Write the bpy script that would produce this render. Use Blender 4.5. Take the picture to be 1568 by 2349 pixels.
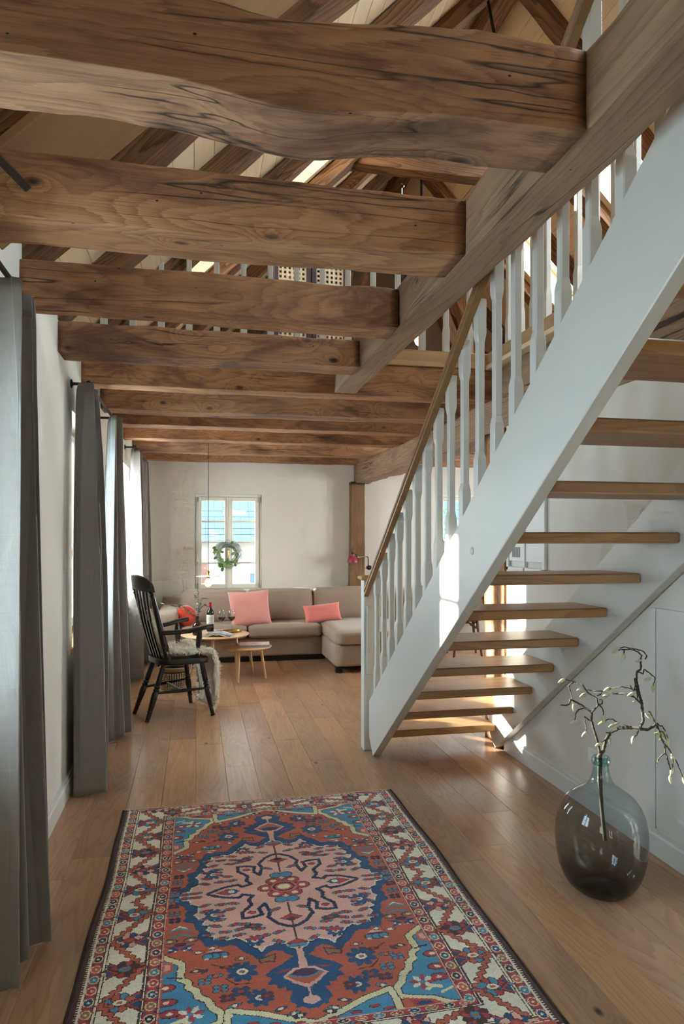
import bpy, bmesh, math, random
import numpy as np
from mathutils import Vector, Matrix, Euler, noise

for _o in list(bpy.data.objects): bpy.data.objects.remove(_o, do_unlink=True)
SC = bpy.context.scene
COL = SC.collection
R = math.radians
random.seed(7)

# ------------------------------------------------------------------ camera
cam = bpy.data.cameras.new('camera'); CAM = bpy.data.objects.new('camera', cam); COL.objects.link(CAM)
CAM.location = (0, 0, 1.40); CAM.rotation_euler = (R(90), 0, R(-11.99))
cam.sensor_fit = 'HORIZONTAL'; cam.sensor_width = 24.0; cam.lens = 24.0
cam.shift_y = 58.5/1568; cam.clip_start = 0.05; cam.clip_end = 200
SC.camera = CAM

# ------------------------------------------------------------------ light
W = bpy.data.worlds.new('world'); SC.world = W; W.use_nodes = True
_n = W.node_tree.nodes; _l = W.node_tree.links
_bg = _n['Background']; _bg.inputs['Color'].default_value = (0.80, 0.91, 1.0, 1); _bg.inputs['Strength'].default_value = 2.6

sun = bpy.data.lights.new('sun', 'SUN'); SUN = bpy.data.objects.new('sun', sun); COL.objects.link(SUN)
sun.energy = 22; sun.angle = R(0.7); sun.color = (1.0, 0.93, 0.82)
SUN.rotation_euler = Vector((1.0, -0.945, -0.321)).to_track_quat('-Z', 'Y').to_euler()
SUN.location = (-8, 12, 6)

def daylight(loc, rot, sx, sy, rad=9.0, color=(0.56, 0.79, 1.0)):
    """sky light entering through one window: an area lamp filling the outside of the opening"""
    l = bpy.data.lights.new('window_daylight', 'AREA'); l.shape = 'RECTANGLE'; l.size = sx; l.size_y = sy
    l.energy = rad*math.pi*sx*sy; l.color = color
    o = bpy.data.objects.new('window_daylight', l); o.location = loc; o.rotation_euler = rot; COL.objects.link(o)

vs = SC.view_settings
vs.view_transform = 'Standard'; vs.look = 'None'; vs.gamma = 1.0; vs.use_curve_mapping = False
vs.exposure = 0.86
SC.cycles.use_denoising = True
SC.cycles.max_bounces = 8; SC.cycles.diffuse_bounces = 5; SC.cycles.transparent_max_bounces = 24
SC.cycles.transmission_bounces = 6; SC.cycles.glossy_bounces = 3
SC.cycles.use_adaptive_sampling = True; SC.cycles.adaptive_threshold = 0.13; SC.cycles.adaptive_min_samples = 12
SC.cycles.sample_clamp_indirect = 8.0
SC.cycles.caustics_reflective = False; SC.cycles.caustics_refractive = False

# ------------------------------------------------------------------ mesh helpers
class MB:
    def __init__(s): s.v = []; s.f = []; s.m = []
    def add(s, vs_, fs, mi=0):
        b = len(s.v); s.v += [tuple(p) for p in vs_]
        for f in fs: s.f.append(tuple(i+b for i in f)); s.m.append(mi)
        return s
    def box(s, x0, y0, z0, x1, y1, z1, mi=0):
        return s.add([(x0,y0,z0),(x1,y0,z0),(x1,y1,z0),(x0,y1,z0),(x0,y0,z1),(x1,y0,z1),(x1,y1,z1),(x0,y1,z1)],
            [(0,3,2,1),(4,5,6,7),(0,1,5,4),(1,2,6,5),(2,3,7,6),(3,0,4,7)], mi)
    def cbox(s, x0, y0, z0, x1, y1, z1, b=0.004, mi=0):
        lo = (x0,y0,z0); hi = (x1,y1,z1); vs_ = []; idx = {}
        for sx in (0,1):
            for sy in (0,1):
                for sz in (0,1):
                    sg = (sx,sy,sz)
                    for a in range(3):
                        p = []
                        for k in range(3):
                            e = hi[k] if sg[k] else lo[k]
                            if k != a: e += -b if sg[k] else b
                            p.append(e)
                        idx[(sg,a)] = len(vs_); vs_.append(p)
        fs = []
        for a in range(3):
            o = [k for k in range(3) if k != a]
            for sd in (0,1):
                q = []
                for (i,j) in ((0,0),(1,0),(1,1),(0,1)):
                    sg = [0,0,0]; sg[a] = sd; sg[o[0]] = i; sg[o[1]] = j; q.append(idx[(tuple(sg),a)])
                fs.append(q)
            for i in (0,1):
                for j in (0,1):
                    s0 = [0,0,0]; s1 = [0,0,0]; s0[o[0]] = s1[o[0]] = i; s0[o[1]] = s1[o[1]] = j; s0[a] = 0; s1[a] = 1
                    s0 = tuple(s0); s1 = tuple(s1)
                    fs.append((idx[(s0,o[0])], idx[(s1,o[0])], idx[(s1,o[1])], idx[(s0,o[1])]))
        for sx in (0,1):
            for sy in (0,1):
                for sz in (0,1): fs.append(tuple(idx[((sx,sy,sz),a)] for a in range(3)))
        return s.add(vs_, fs, mi)
    def prism(s, poly, axis, a, b, mi=0):
        n = len(poly); vs_ = []
        for t in (a, b):
            for (p, q) in poly:
                vs_.append({'x':(t,p,q),'y':(p,t,q),'z':(p,q,t)}[axis])
        fs = [tuple(range(n)), tuple(range(2*n-1, n-1, -1))] + [(i, (i+1) % n, n+(i+1) % n, n+i) for i in range(n)]
        return s.add(vs_, fs, mi)
    def tube(s, pts, r, n=8, caps=True, mi=0, flat=None):
        pts = [Vector(p) for p in pts]; m = len(pts)
        rs = r if isinstance(r, (list, tuple)) else [r]*m
        vs_ = []; up = None
        for i in range(m):
            t = (pts[min(i+1,m-1)] - pts[max(i-1,0)])
            if t.length < 1e-9: t = Vector((0,0,1))
            t.normalize()
            if up is None:
                up = Vector((0,0,1)) if abs(t.z) < 0.9 else Vector((1,0,0))
            a = t.cross(up)
            if a.length < 1e-6: a = t.cross(Vector((0.3,1,0.2)))
            a.normalize(); b = a.cross(t); up = b
            for k in range(n):
                w = 2*math.pi*k/n
                vs_.append(pts[i] + (a*math.cos(w) + b*math.sin(w)*(flat if flat else 1))*rs[i])
        fs = [(i*n+k, i*n+(k+1) % n, (i+1)*n+(k+1) % n, (i+1)*n+k) for i in range(m-1) for k in range(n)]
        if caps: fs += [tuple(range(n-1,-1,-1)), tuple(range((m-1)*n, m*n))]
        return s.add(vs_, fs, mi)
    def lathe(s, prof, n=20, c=(0,0,0), mi=0, axis=None, org=None, closed=False):
        vs_ = []
        for (r, z) in prof:
            for k in range(n):
                w = 2*math.pi*k/n; vs_.append(Vector((r*math.cos(w), r*math.sin(w), z)))
        m = len(prof)
        fs = [(i*n+k, i*n+(k+1) % n, (i+1)*n+(k+1) % n, (i+1)*n+k) for i in range(m-1) for k in range(n)]
        if closed: fs += [((m-1)*n+k, (m-1)*n+(k+1) % n, (k+1) % n, k) for k in range(n)]
        else: fs += [tuple(range(n-1,-1,-1)), tuple(range((m-1)*n, m*n))]
        if axis is not None:
            q = Vector((0,0,1)).rotation_difference(Vector(axis)); vs_ = [q @ v + Vector(org) for v in vs_]
        else: vs_ = [v + Vector(c) for v in vs_]
        return s.add(vs_, fs, mi)
    def sphere(s, c, rx, ry=None, rz=None, n=12, m=8, mi=0):
        ry = ry or rx; rz = rz or rx
        prof = []
        vs_ = [(c[0],c[1],c[2]-rz)]
        for i in range(1, m):
            t = -math.pi/2 + math.pi*i/m
            for k in range(n):
                w = 2*math.pi*k/n
                vs_.append((c[0]+rx*math.cos(t)*math.cos(w), c[1]+ry*math.cos(t)*math.sin(w), c[2]+rz*math.sin(t)))
        vs_.append((c[0],c[1],c[2]+rz)); L = len(vs_)-1
        fs = [(0, 1+(k+1) % n, 1+k) for k in range(n)]
        for i in range(m-2):
            for k in range(n): fs.append((1+i*n+k, 1+i*n+(k+1) % n, 1+(i+1)*n+(k+1) % n, 1+(i+1)*n+k))
        fs += [(1+(m-2)*n+k, 1+(m-2)*n+(k+1) % n, L) for k in range(n)]
        return s.add(vs_, fs, mi)
    def loft(s, rings, caps=True, mi=0):
        n = len(rings[0]); vs_ = [p for r in rings for p in r]; m = len(rings)
        fs = [(i*n+k, i*n+(k+1) % n, (i+1)*n+(k+1) % n, (i+1)*n+k) for i in range(m-1) for k in range(n)]
        if caps: fs += [tuple(range(n-1,-1,-1)), tuple(range((m-1)*n, m*n))]
        return s.add(vs_, fs, mi)
    def xform(s, M):
        s.v = [tuple(M @ Vector(p)) for p in s.v]; return s

def mesh_of(name, mb, mats, smooth=False, off=(0,0,0)):
    me = bpy.data.meshes.new(name)
    me.from_pydata([(x-off[0], y-off[1], z-off[2]) for x, y, z in mb.v], [], mb.f)
    for m in (mats if isinstance(mats, (list, tuple)) else [mats]): me.materials.append(m)
    if any(mb.m): me.polygons.foreach_set('material_index', mb.m)
    bm = bmesh.new(); bm.from_mesh(me); bmesh.ops.recalc_face_normals(bm, faces=bm.faces); bm.to_mesh(me); bm.free()
    if smooth:
        me.polygons.foreach_set('use_smooth', [True]*len(me.polygons))
        if smooth != 'all':
            me.set_sharp_from_angle(angle=R(38))
    me.update()
    return me

def obj(name, mb, mats, parent=None, smooth=False, world=False, loc=None, rot=None):
    """one mesh object; world=True: the vertices are in room coordinates, re-based on the (unrotated) parent chain"""
    off = (0,0,0)
    if world and parent is not None:
        q = parent; o_ = Vector((0,0,0))
        while q is not None: o_ += q.location; q = q.parent
        off = tuple(o_)
    me = mesh_of(name, mb, mats, smooth, off)
    o = bpy.data.objects.new(name, me); COL.objects.link(o)
    if parent is not None: o.parent = parent
    if loc is not None: o.location = loc
    if rot is not None: o.rotation_euler = rot
    return o

def tag(o, label=None, cat=None, group=None, kind=None):
    if label: o['label'] = label
    if cat: o['category'] = cat
    if group: o['group'] = group
    if kind: o['kind'] = kind
    return o

def thing(name, label, cat, loc=(0,0,0), rz=0, group=None, kind=None):
    o = bpy.data.objects.new(name, None); COL.objects.link(o); o.empty_display_size = 0.05
    o.location = loc; o.rotation_euler = (0, 0, rz)
    return tag(o, label, cat, group, kind)

def copy_tree(o, parent=None):
    c = o.copy(); COL.objects.link(c); c.parent = parent
    for ch in list(o.children): copy_tree(ch, c)
    return c

def struct(name, mb, mats, parent=None, **k):
    o = obj(name, mb, mats, parent, **k)
    o['kind'] = 'structure'
    return o

# ------------------------------------------------------------------ materials
def lin(c):
    if isinstance(c, str): c = tuple(int(c[i:i+2], 16) for i in (0,2,4))
    return tuple(((x/255)/12.92 if x/255 <= 0.04045 else ((x/255+0.055)/1.055)**2.4) for x in c) + (1.0,)

class NT:
    def __init__(s, name):
        s.m = bpy.data.materials.new(name); s.m.use_nodes = True
        s.t = s.m.node_tree; s.t.nodes.clear()
        s.out = s.t.nodes.new('ShaderNodeOutputMaterial')
    def n(s, typ, **k):
        x = s.t.nodes.new('ShaderNode'+typ)
        for a, v in k.items():
            if hasattr(x, a): setattr(x, a, v)
        return x
    def k(s, a, b): s.t.links.new(a, b)
    def val(s, sock, v):
        if hasattr(v, 'is_linked') or hasattr(v, 'links'): s.k(v, sock)
        else: sock.default_value = v
    def math(s, op, a, b=0.0, c=None, clamp=False):
        x = s.n('Math', operation=op, use_clamp=clamp); s.val(x.inputs[0], a); s.val(x.inputs[1], b)
        if c is not None: s.val(x.inputs[2], c)
        return x.outputs[0]
    def vmath(s, op, a, b):
        x = s.n('VectorMath', operation=op); s.val(x.inputs[0], a)
        if op == 'SCALE': s.val(x.inputs['Scale'], b)
        else: s.val(x.inputs[1], b)
        return x.outputs[0]
    def mix(s, f, a, b, mode='MIX'):
        x = s.n('Mix', data_type='RGBA', blend_type=mode, clamp_factor=True); s.val(x.inputs[0], f); s.val(x.inputs[6], a); s.val(x.inputs[7], b)
        return x.outputs[2]
    def ramp(s, f, stops, interp='LINEAR'):
        x = s.n('ValToRGB'); x.color_ramp.interpolation = interp; e = x.color_ramp.elements
        while len(e) < len(stops): e.new(0.5)
        for i, (p, c) in enumerate(stops):
            e[i].position = p; e[i].color = c if len(c) == 4 else tuple(c)+(1,)
        s.val(x.inputs[0], f); return x.outputs[0]
    def noise(s, vec, scale, detail=3.0, rough=0.5, dist=0.0):
        x = s.n('TexNoise'); s.k(vec, x.inputs['Vector']); x.inputs['Scale'].default_value = scale
        x.inputs['Detail'].default_value = detail; x.inputs['Roughness'].default_value = rough; x.inputs['Distortion'].default_value = dist
        return x.outputs['Fac']
    def map(s, vec, scale=(1,1,1), rot=(0,0,0), loc=(0,0,0)):
        x = s.n('Mapping'); s.k(vec, x.inputs['Vector']); x.inputs['Scale'].default_value = scale
        x.inputs['Rotation'].default_value = rot; x.inputs['Location'].default_value = loc; return x.outputs[0]
    def rnd(s):
        return s.n('ObjectInfo').outputs['Random']
    def coord(s, kind='Object', rnd=True):
        v = s.n('TexCoord').outputs[kind]
        if rnd:
            c = s.n('CombineXYZ'); r = s.rnd()
            s.k(s.math('MULTIPLY', r, 37.0), c.inputs[0]); s.k(s.math('MULTIPLY', r, 71.3), c.inputs[1]); s.k(s.math('MULTIPLY', r, 53.7), c.inputs[2])
            v = s.vmath('ADD', v, c.outputs[0])
        return v
    def bump(s, h, strength=0.3, dist=0.01, normal=None):
        x = s.n('Bump'); x.inputs['Strength'].default_value = strength; x.inputs['Distance'].default_value = dist
        s.k(h, x.inputs['Height'])
        if normal is not None: s.k(normal, x.inputs['Normal'])
        return x.outputs[0]
    def pbr(s, col, rough=0.6, metal=0.0, normal=None, spec=0.5, **k):
        p = s.n('BsdfPrincipled'); s.val(p.inputs['Base Color'], col); s.val(p.inputs['Roughness'], rough); p.inputs['Metallic'].default_value = metal
        p.inputs['Specular IOR Level'].default_value = spec
        for a, v in k.items(): s.val(p.inputs[a], v)
        if normal is not None: s.k(normal, p.inputs['Normal'])
        s.k(p.outputs[0], s.out.inputs['Surface']); return s.m

def plain(name, c, rough=0.6, metal=0.0, spec=0.5, nz=0.0, nscale=40, var=0.06, bump=0.0, bscale=None, **k):
    t = NT(name); v = t.coord('Object')
    f = t.noise(v, nscale, 3)
    c = lin(c); d = tuple(x*(1-var*2) for x in c[:3])+(1,)
    col = t.mix(f, d, c)
    nrm = t.bump(t.noise(v, bscale or nscale*2, 4), bump, 0.004) if bump else None
    return t.pbr(col, rough, metal, nrm, spec, **k)

def wood(name, axis, light, dark, stain=None, rings=9.0, long=1.1, cross=9.0, contrast=0.8, knots=0.0, kscale=2.6, rough=0.6, bump=0.25, stainamt=0.5,
         tint=0.18, spec=0.4, fiber=0.35, cracks=0.0, coat=0.0, mottle=0.0, rag=0.5, holes=0.0, kcol='2a1a12', bdist=0.006):
    """timber: contour-like growth rings and fibres stretched along one local axis, knots, per-piece tint"""
    t = NT(name); v = t.coord('Object')
    sc = [cross]*3; sc['xyz'.index(axis)] = long
    ve = t.map(v, tuple(sc))
    fld = t.noise(ve, 0.55, 2.5, 0.45, 0.15)
    fld = t.math('MULTIPLY', fld, rings)
    kd = None
    if knots:
        ks = [kscale]*3; ks['xyz'.index(axis)] = kscale*0.55
        vo = t.n('TexVoronoi', feature='F1'); t.k(t.map(v, tuple(ks)), vo.inputs['Vector']); vo.inputs['Scale'].default_value = 1.0
        vo.inputs['Randomness'].default_value = 1.0
        d = vo.outputs['Distance']
        kd = t.math('SUBTRACT', 1.0, t.math('MULTIPLY', d, 1/knots, clamp=True), clamp=True)      # 1 at the knot, 0 outside radius
        fld = t.math('ADD', fld, t.math('MULTIPLY', t.math('POWER', kd, 2.0), 4.5))
    fs = [160.0]*3; fs['xyz'.index(axis)] = 5.0
    fib = t.noise(t.map(v, tuple(fs)), 1.0, 3, 0.6)
    fld = t.math('ADD', fld, t.math('MULTIPLY', fib, rag))
    fr = t.math('FRACT', fld)
    saw = t.math('POWER', fr, 1.8)
    g = t.math('ADD', t.math('MULTIPLY', saw, contrast), t.math('MULTIPLY', t.math('SUBTRACT', fib, 0.5), fiber), clamp=True)
    col = t.mix(g, lin(light), lin(dark))
    if stain:
        big = [2.6]*3; big['xyz'.index(axis)] = 0.9
        st = t.noise(t.map(v, tuple(big)), 1.3, 4, 0.55, 0.6)
        sf = t.math('MULTIPLY', t.math('SUBTRACT', st, 0.47), 5.0, clamp=True)
        col = t.mix(t.math('MULTIPLY', sf, stainamt), col, t.mix(0.35, lin(stain), col))
    if mottle:
        ms = [5.5]*3; ms['xyz'.index(axis)] = 1.6
        mo = t.noise(t.map(v, tuple(ms)), 1.0, 5, 0.62, 0.9)
        mf = t.math('MULTIPLY', t.math('SUBTRACT', mo, 0.50), 5.0, clamp=True)
        col = t.mix(t.math('MULTIPLY', mf, 0.7*mottle), col, t.mix(saw, lin('c69b73'), lin('9c704e')))
        col = t.mix(t.math('MULTIPLY', t.math('SUBTRACT', 0.50, mo), 9.0*mottle, clamp=True), col, t.mix(0.40, lin('47291f'), col))
    if kd is not None:
        kk = t.math('MULTIPLY', t.math('SUBTRACT', kd, 0.72), 6.0, clamp=True)
        col = t.mix(t.math('MULTIPLY', kk, 0.9), col, lin(kcol))
    if holes:
        hs = [14.0]*3; hs['xyz'.index(axis)] = 9.0
        vh = t.n('TexVoronoi', feature='F1'); t.k(t.map(v, tuple(hs)), vh.inputs['Vector']); vh.inputs['Scale'].default_value = 1.0
        hf = t.math('SUBTRACT', 1.0, t.math('MULTIPLY', vh.outputs['Distance'], 1/holes), clamp=True)
        col = t.mix(t.math('MULTIPLY', hf, 3.0, clamp=True), col, lin('1a100b'))
    h = t.math('ADD', t.math('MULTIPLY', fib, 0.6), t.math('MULTIPLY', saw, -0.35))
    if cracks:
        cs = [14.0]*3; cs['xyz'.index(axis)] = 0.5
        cn = t.noise(t.map(v, tuple(cs)), 1.0, 2, 0.5)
        ck = t.math('SUBTRACT', 1.0, t.math('MULTIPLY', t.math('ABSOLUTE', t.math('SUBTRACT', cn, 0.5)), 70.0, clamp=True), clamp=True)
        msk = t.math('MULTIPLY', t.math('SUBTRACT', t.noise(v, 1.7, 1), 0.50), 8.0, clamp=True)
        ck = t.math('MULTIPLY', t.math('MULTIPLY', ck, msk), cracks)
        col = t.mix(ck, col, lin('1c120c')); h = t.math('SUBTRACT', h, t.math('MULTIPLY', ck, 1.2))
    hsv = t.n('HueSaturation'); t.k(col, hsv.inputs['Color'])
    r = t.rnd()
    t.k(t.math('ADD', 1.0-tint/2, t.math('MULTIPLY', r, tint)), hsv.inputs['Value'])
    t.k(t.math('ADD', 0.92, t.math('MULTIPLY', t.math('FRACT', t.math('MULTIPLY', r, 7.31)), 0.16)), hsv.inputs['Saturation'])
    rg = t.math('ADD', rough-0.06, t.math('MULTIPLY', fib, 0.14))
    kw = {}
    if coat: kw = {'Coat Weight': coat, 'Coat Roughness': 0.25}
    return t.pbr(hsv.outputs[0], rg, 0, t.bump(h, bump, bdist), spec, **kw)

MAT = {}
for ax in 'xyz':
    MAT['old_'+ax] = wood('old_timber_'+ax, ax, 'ab7f5b', '6e4a36', '573226', rings=23, long=1.4, cross=6.5, contrast=0.6, mottle=0.8, knots=0.42, kscale=6.2, rag=0.9, holes=0.05, rough=0.75, bump=0.6, stainamt=0.6, tint=0.2, cracks=0.9, fiber=0.75, bdist=0.008)
    MAT['grey_'+ax] = wood('weathered_timber_'+ax, ax, '9a7c60', '6a503c', '6a5444', mottle=0.3, rings=22, long=0.5, cross=8.0, contrast=0.6, knots=0.2, kscale=4.0, holes=0.04, rough=0.75, bump=0.5, stainamt=0.4, tint=0.1, cracks=1.0, fiber=0.7)
MAT['rafter'] = wood('rafter_timber', 'x', '8f6848', '50341f', '3a2418', rings=18, long=0.8, cross=8.0, contrast=0.9, knots=0.2, kscale=2.0, rough=0.75, bump=0.5, stainamt=0.7, tint=0.3, cracks=0.8, fiber=0.5)
MAT['pale_board'] = wood('pale_spruce_board', 'y', 'e6cfae', 'd2b48c', None, rings=6, long=0.4, cross=6, contrast=0.45, knots=0.12, kscale=2.2, rough=0.6, bump=0.08, tint=0.08, fiber=0.25, kcol='8a5a38')
MAT['oak_floor'] = wood('oiled_oak_floor', 'y', 'b58e6d', '8d684e', '775541', rings=24, long=0.9, cross=9.0, contrast=0.52, knots=0.27, kscale=5.0, rough=0.30, bump=0.035, stainamt=0.55, tint=0.30, spec=0.45, fiber=0.6, kcol='2c1e16', bdist=0.003)
MAT['oak_tread'] = wood('oak_tread', 'x', 'b08a60', '80593a', None, rings=16, long=0.8, cross=9.0, contrast=0.5, knots=0.06, kscale=2.0, rough=0.38, bump=0.08, tint=0.12, spec=0.5, fiber=0.45, bdist=0.003)
MAT['oak_rail'] = wood('oak_handrail', 'y', '93714c', '6b4e34', None, rings=9, long=0.7, cross=12.0, contrast=0.4, rough=0.35, bump=0.05, tint=0.05, fiber=0.4, bdist=0.003)
MAT['oak_x'] = wood('oak_board_x', 'x', 'c09a68', '94683e', None, rings=9, long=0.7, cross=9.0, contrast=0.5, knots=0.05, kscale=2.0, rough=0.5, bump=0.08, tint=0.1, fiber=0.4, bdist=0.003)
MAT['oak_y'] = wood('oak_board_y', 'y', 'b99a78', '8c6a4a', None, rings=9, long=0.7, cross=9.0, contrast=0.45, rough=0.5, bump=0.08, tint=0.1, fiber=0.4, bdist=0.003)
MAT['brown_plank'] = wood('brown_roof_plank', 'x', '9a7650', '7a5838', None, rings=10, long=0.5, cross=5, contrast=0.4, knots=0.1, kscale=4.0, rough=0.7, bump=0.2, tint=0.05, fiber=0.5, holes=0.05)
MAT['post_z'] = wood('dark_post_timber', 'z', '86684c', '553f2d', '4a3424', rings=16, long=1.0, cross=8, contrast=0.5, knots=0.2, kscale=4, rough=0.8, bump=0.5, tint=0.02, fiber=0.7, holes=0.04, cracks=0.8, mottle=0.2)
MAT['light_oak'] = wood('soaped_oak', 'x', 'd3ae84', 'b98f63', None, rings=7, long=0.8, cross=9.0, contrast=0.4, rough=0.45, bump=0.04, tint=0.06, fiber=0.3, bdist=0.002)
MAT['light_oak_z'] = wood('soaped_oak_leg', 'z', 'd6b68c', 'bd966a', None, rings=7, long=0.8, cross=9.0, contrast=0.4, rough=0.45, bump=0.04, tint=0.06, fiber=0.3, bdist=0.002)
MAT['dining_wood'] = wood('dark_dining_wood', 'z', '6a4028', '43271a', None, rings=6, long=0.7, cross=9.0, contrast=0.5, rough=0.4, bump=0.05, tint=0.1)

def wall_mat(name, c, bump=0.12):
    t = NT(name); v = t.coord('Object', False)
    f = t.noise(v, 2.2, 4, 0.6); g = t.noise(v, 55, 4, 0.6)
    c = lin(c); d = tuple(x*0.93 for x in c[:3])+(1,)
    return t.pbr(t.mix(f, d, c), 0.88, 0, t.bump(g, bump, 0.004), 0.25)
MAT['plaster'] = wall_mat('white_plaster', 'dcd8cf')
MAT['mauve'] = wall_mat('mauve_plaster', 'b7a9aa')
MAT['paint'] = plain('white_lacquer', 'c9c9c2', 0.35, spec=0.5, var=0.01, nscale=3)
MAT['trim'] = plain('white_trim_paint', 'd8d8d3', 0.4, var=0.01, nscale=3)
MAT['paint_frame'] = plain('window_paint', 'e4e1d6', 0.4, var=0.02, nscale=5)
MAT['iron'] = plain('black_iron', '17171a', 0.45, 0.3, var=0.1)
MAT['dark_iron'] = plain('rusty_iron', '40352c', 0.7, 0.2, var=0.2)
MAT['black'] = plain('black_stain', '17110e', 0.28, spec=0.5, var=0.1, nscale=15)
MAT['chrome'] = plain('chrome', 'c8c8c8', 0.15, 1.0, var=0.02)
MAT['brass'] = plain('brass', 'c39a52', 0.25, 1.0, var=0.05)
MAT['cord'] = plain('black_cord', '141414', 0.8)
MAT['white_enamel'] = plain('white_enamel', 'f2f2ee', 0.3, var=0.01)
MAT['red_lamp'] = plain('red_lacquer', '9c3440', 0.4, var=0.03, nscale=6)
MAT['plastic'] = plain('white_plastic', 'e8e8e2', 0.35, var=0.01)
MAT['steel'] = plain('window_hinge_steel', '8a8a84', 0.4, 0.7, var=0.05)

def fabric(name, c1, c2, scale=420, bump=0.25, rough=0.95, sheen=0.3, axis=None):
    t = NT(name); v = t.coord('Object')
    f = t.noise(v, scale, 2, 0.7); g = t.noise(v, 6, 3)
    col = t.mix(t.math('MULTIPLY', t.math('SUBTRACT', f, 0.3), 2.2, clamp=True), lin(c1), lin(c2))
    col = t.mix(t.math('MULTIPLY', g, 0.22), col, lin(c1))
    return t.pbr(col, rough, 0, t.bump(f, bump, 0.003), 0.2, **{'Sheen Weight': sheen, 'Sheen Roughness': 0.4})
MAT['sofa'] = fabric('taupe_wool', '857263', 'bfa995', 300)
MAT['pink'] = fabric('pink_weave', 'd68c83', 'ecb0a6', 260)
MAT['coral'] = fabric('coral_velvet', 'dd7a72', 'ea8c84', 80, 0.1, 0.8, 0.9)
MAT['orange'] = fabric('orange_red_velvet', 'b53420', 'cf4a32', 80, 0.1, 0.8, 0.8)
MAT['piping'] = fabric('pale_piping', 'dcc0c0', 'eed6d4', 200)
MAT['skin'] = fabric('sheepskin_leather', 'e2d8c2', 'f2eadb', 60, 0.15, 0.8)
MAT['fleece'] = plain('cream_fleece', 'fdf8ec', 0.9, spec=0.1, var=0.04, nscale=60, **{'Sheen Weight': 0.5})
t = NT('grey_curtain_satin'); v = t.coord('Object'); f = t.noise(t.map(v, (1, 1, 260)), 3, 2); g = t.noise(t.map(v, (5, 5, 2.2)), 2.0, 3, 0.5, 0.8)
MAT['curtain'] = t.pbr(t.mix(f, lin('736f6b'), lin('83807b')), 0.5, 0, t.bump(g, 0.35, 0.02), 0.5, **{'Sheen Weight': 0.25, 'Sheen Roughness': 0.5})
MAT['hem'] = plain('curtain_hem', 'b5b0aa', 0.8)

def schlick(t, f0=0.05):
    lw = t.n('LayerWeight'); lw.inputs[0].default_value = 0.5
    return t.math('ADD', f0, t.math('MULTIPLY', t.math('POWER', lw.outputs['Facing'], 4.0), 1-f0))
def pane_mat(name, tint=(0.97,0.99,0.985), gl=1.0):
    t = NT(name); tr = t.n('BsdfTransparent'); tr.inputs[0].default_value = tuple(tint)+(1,)
    g = t.n('BsdfGlossy'); g.inputs['Roughness'].default_value = 0.02; g.inputs[0].default_value = (1,1,1,1)
    mx = t.n('MixShader')
    t.k(t.math('MULTIPLY', schlick(t), gl), mx.inputs[0]); t.k(tr.outputs[0], mx.inputs[1]); t.k(g.outputs[0], mx.inputs[2]); t.k(mx.outputs[0], t.out.inputs[0]); return t.m
MAT['pane'] = pane_mat('window_glass', gl=0.6)
MAT['clear'] = pane_mat('clear_glass', (0.93,0.95,0.95), 1.0)

def emit(name, c, s):
    t = NT(name); e = t.n('Emission'); e.inputs[0].default_value = lin(c); e.inputs[1].default_value = s; t.k(e.outputs[0], t.out.inputs[0]); return t.m
# ================================================================== setting
XL, XS, XR, YB, YR = -0.69, 1.99, 5.10, 8.75, -2.60      # left wall, stair wall, far right wall, back wall, wall behind the camera
def wall_holes(plane, a0, a1, z0, z1, t0, t1, holes):
    """boxes of a wall in the plane ('x': runs along y at x=t0..t1, 'y': runs along x at y=t0..t1) around rectangular openings"""
    mb = MB(); us = sorted({a0, a1, *[h[0] for h in holes], *[h[1] for h in holes]})
    for u0, u1 in zip(us[:-1], us[1:]):
        cut = sorted([(h[2], h[3]) for h in holes if h[0] <= u0+1e-6 and h[1] >= u1-1e-6]); z = z0
        segs = []
        for c0, c1 in cut: segs.append((z, c0)); z = c1
        segs.append((z, z1))
        for s0, s1 in segs:
            if s1-s0 > 1e-4:
                if plane == 'x': mb.box(t0, u0, s0, t1, u1, s1)
                else: mb.box(u0, t0, s0, u1, t1, s1)
    return mb

# floor and its planks
fl = struct('floor', MB().box(XL-0.3, YR-0.2, -0.25, XR+0.2, YB+0.2, -0.022), plain('subfloor', '4a3a2c', 0.9))
rng = random.Random(11)
x = XL-0.02; PW = 0.176
while x < XR:
    y = YR - rng.uniform(0, 1.6)
    while y < YB:
        L = rng.choice((1.5, 1.9, 1.9, 2.2)); y1 = min(y+L, YB)
        y0 = max(y, YR)
        if y1 - y0 > 0.05:
            cx_, cy_ = x+PW/2, (y0+y1)/2
            mb = MB().cbox(-PW/2+0.0004, -(y1-y0)/2+0.0004, -0.0215, PW/2-0.0004, (y1-y0)/2-0.0004, rng.uniform(-0.0006, 0.0), 0.0012)
            obj('floor_plank', mb, MAT['oak_floor'], fl, loc=(cx_, cy_, 0))
        y = y1
    x += PW

# walls
WL = [(-1.6, -0.7, 0.77, 2.12), (1.30, 2.20, 0.77, 2.12), (4.10, 5.00, 0.77, 2.12), (6.45, 7.45, 0.77, 2.12)]  # first opening: unseen window added for light from behind the camera
struct('wall_left', wall_holes('x', YR, YB, 0, 2.66, XL-0.34, XL, WL), MAT['plaster'])
WB = [(-0.021, 0.811, 0.721, 1.946), (3.18, 4.02, 0.72, 1.98)]
struct('wall_back', wall_holes('y', XL-0.34, XR+0.3, 0, 2.60, YB, YB+0.34, WB), MAT['plaster'])
struct('wall_gable', MB().prism([(XL-0.34, 2.60), (XR+0.3, 2.60), (XR+0.3, 2.66), (2.18, 5.75), (XL-0.34, 2.9)], 'y', YB, YB+0.3), MAT['mauve'])
WRr = []
struct('wall_rear', wall_holes('y', XL-0.34, XR+0.3, 0, 2.60, YR-0.3, YR, WRr), MAT['plaster'])
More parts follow.
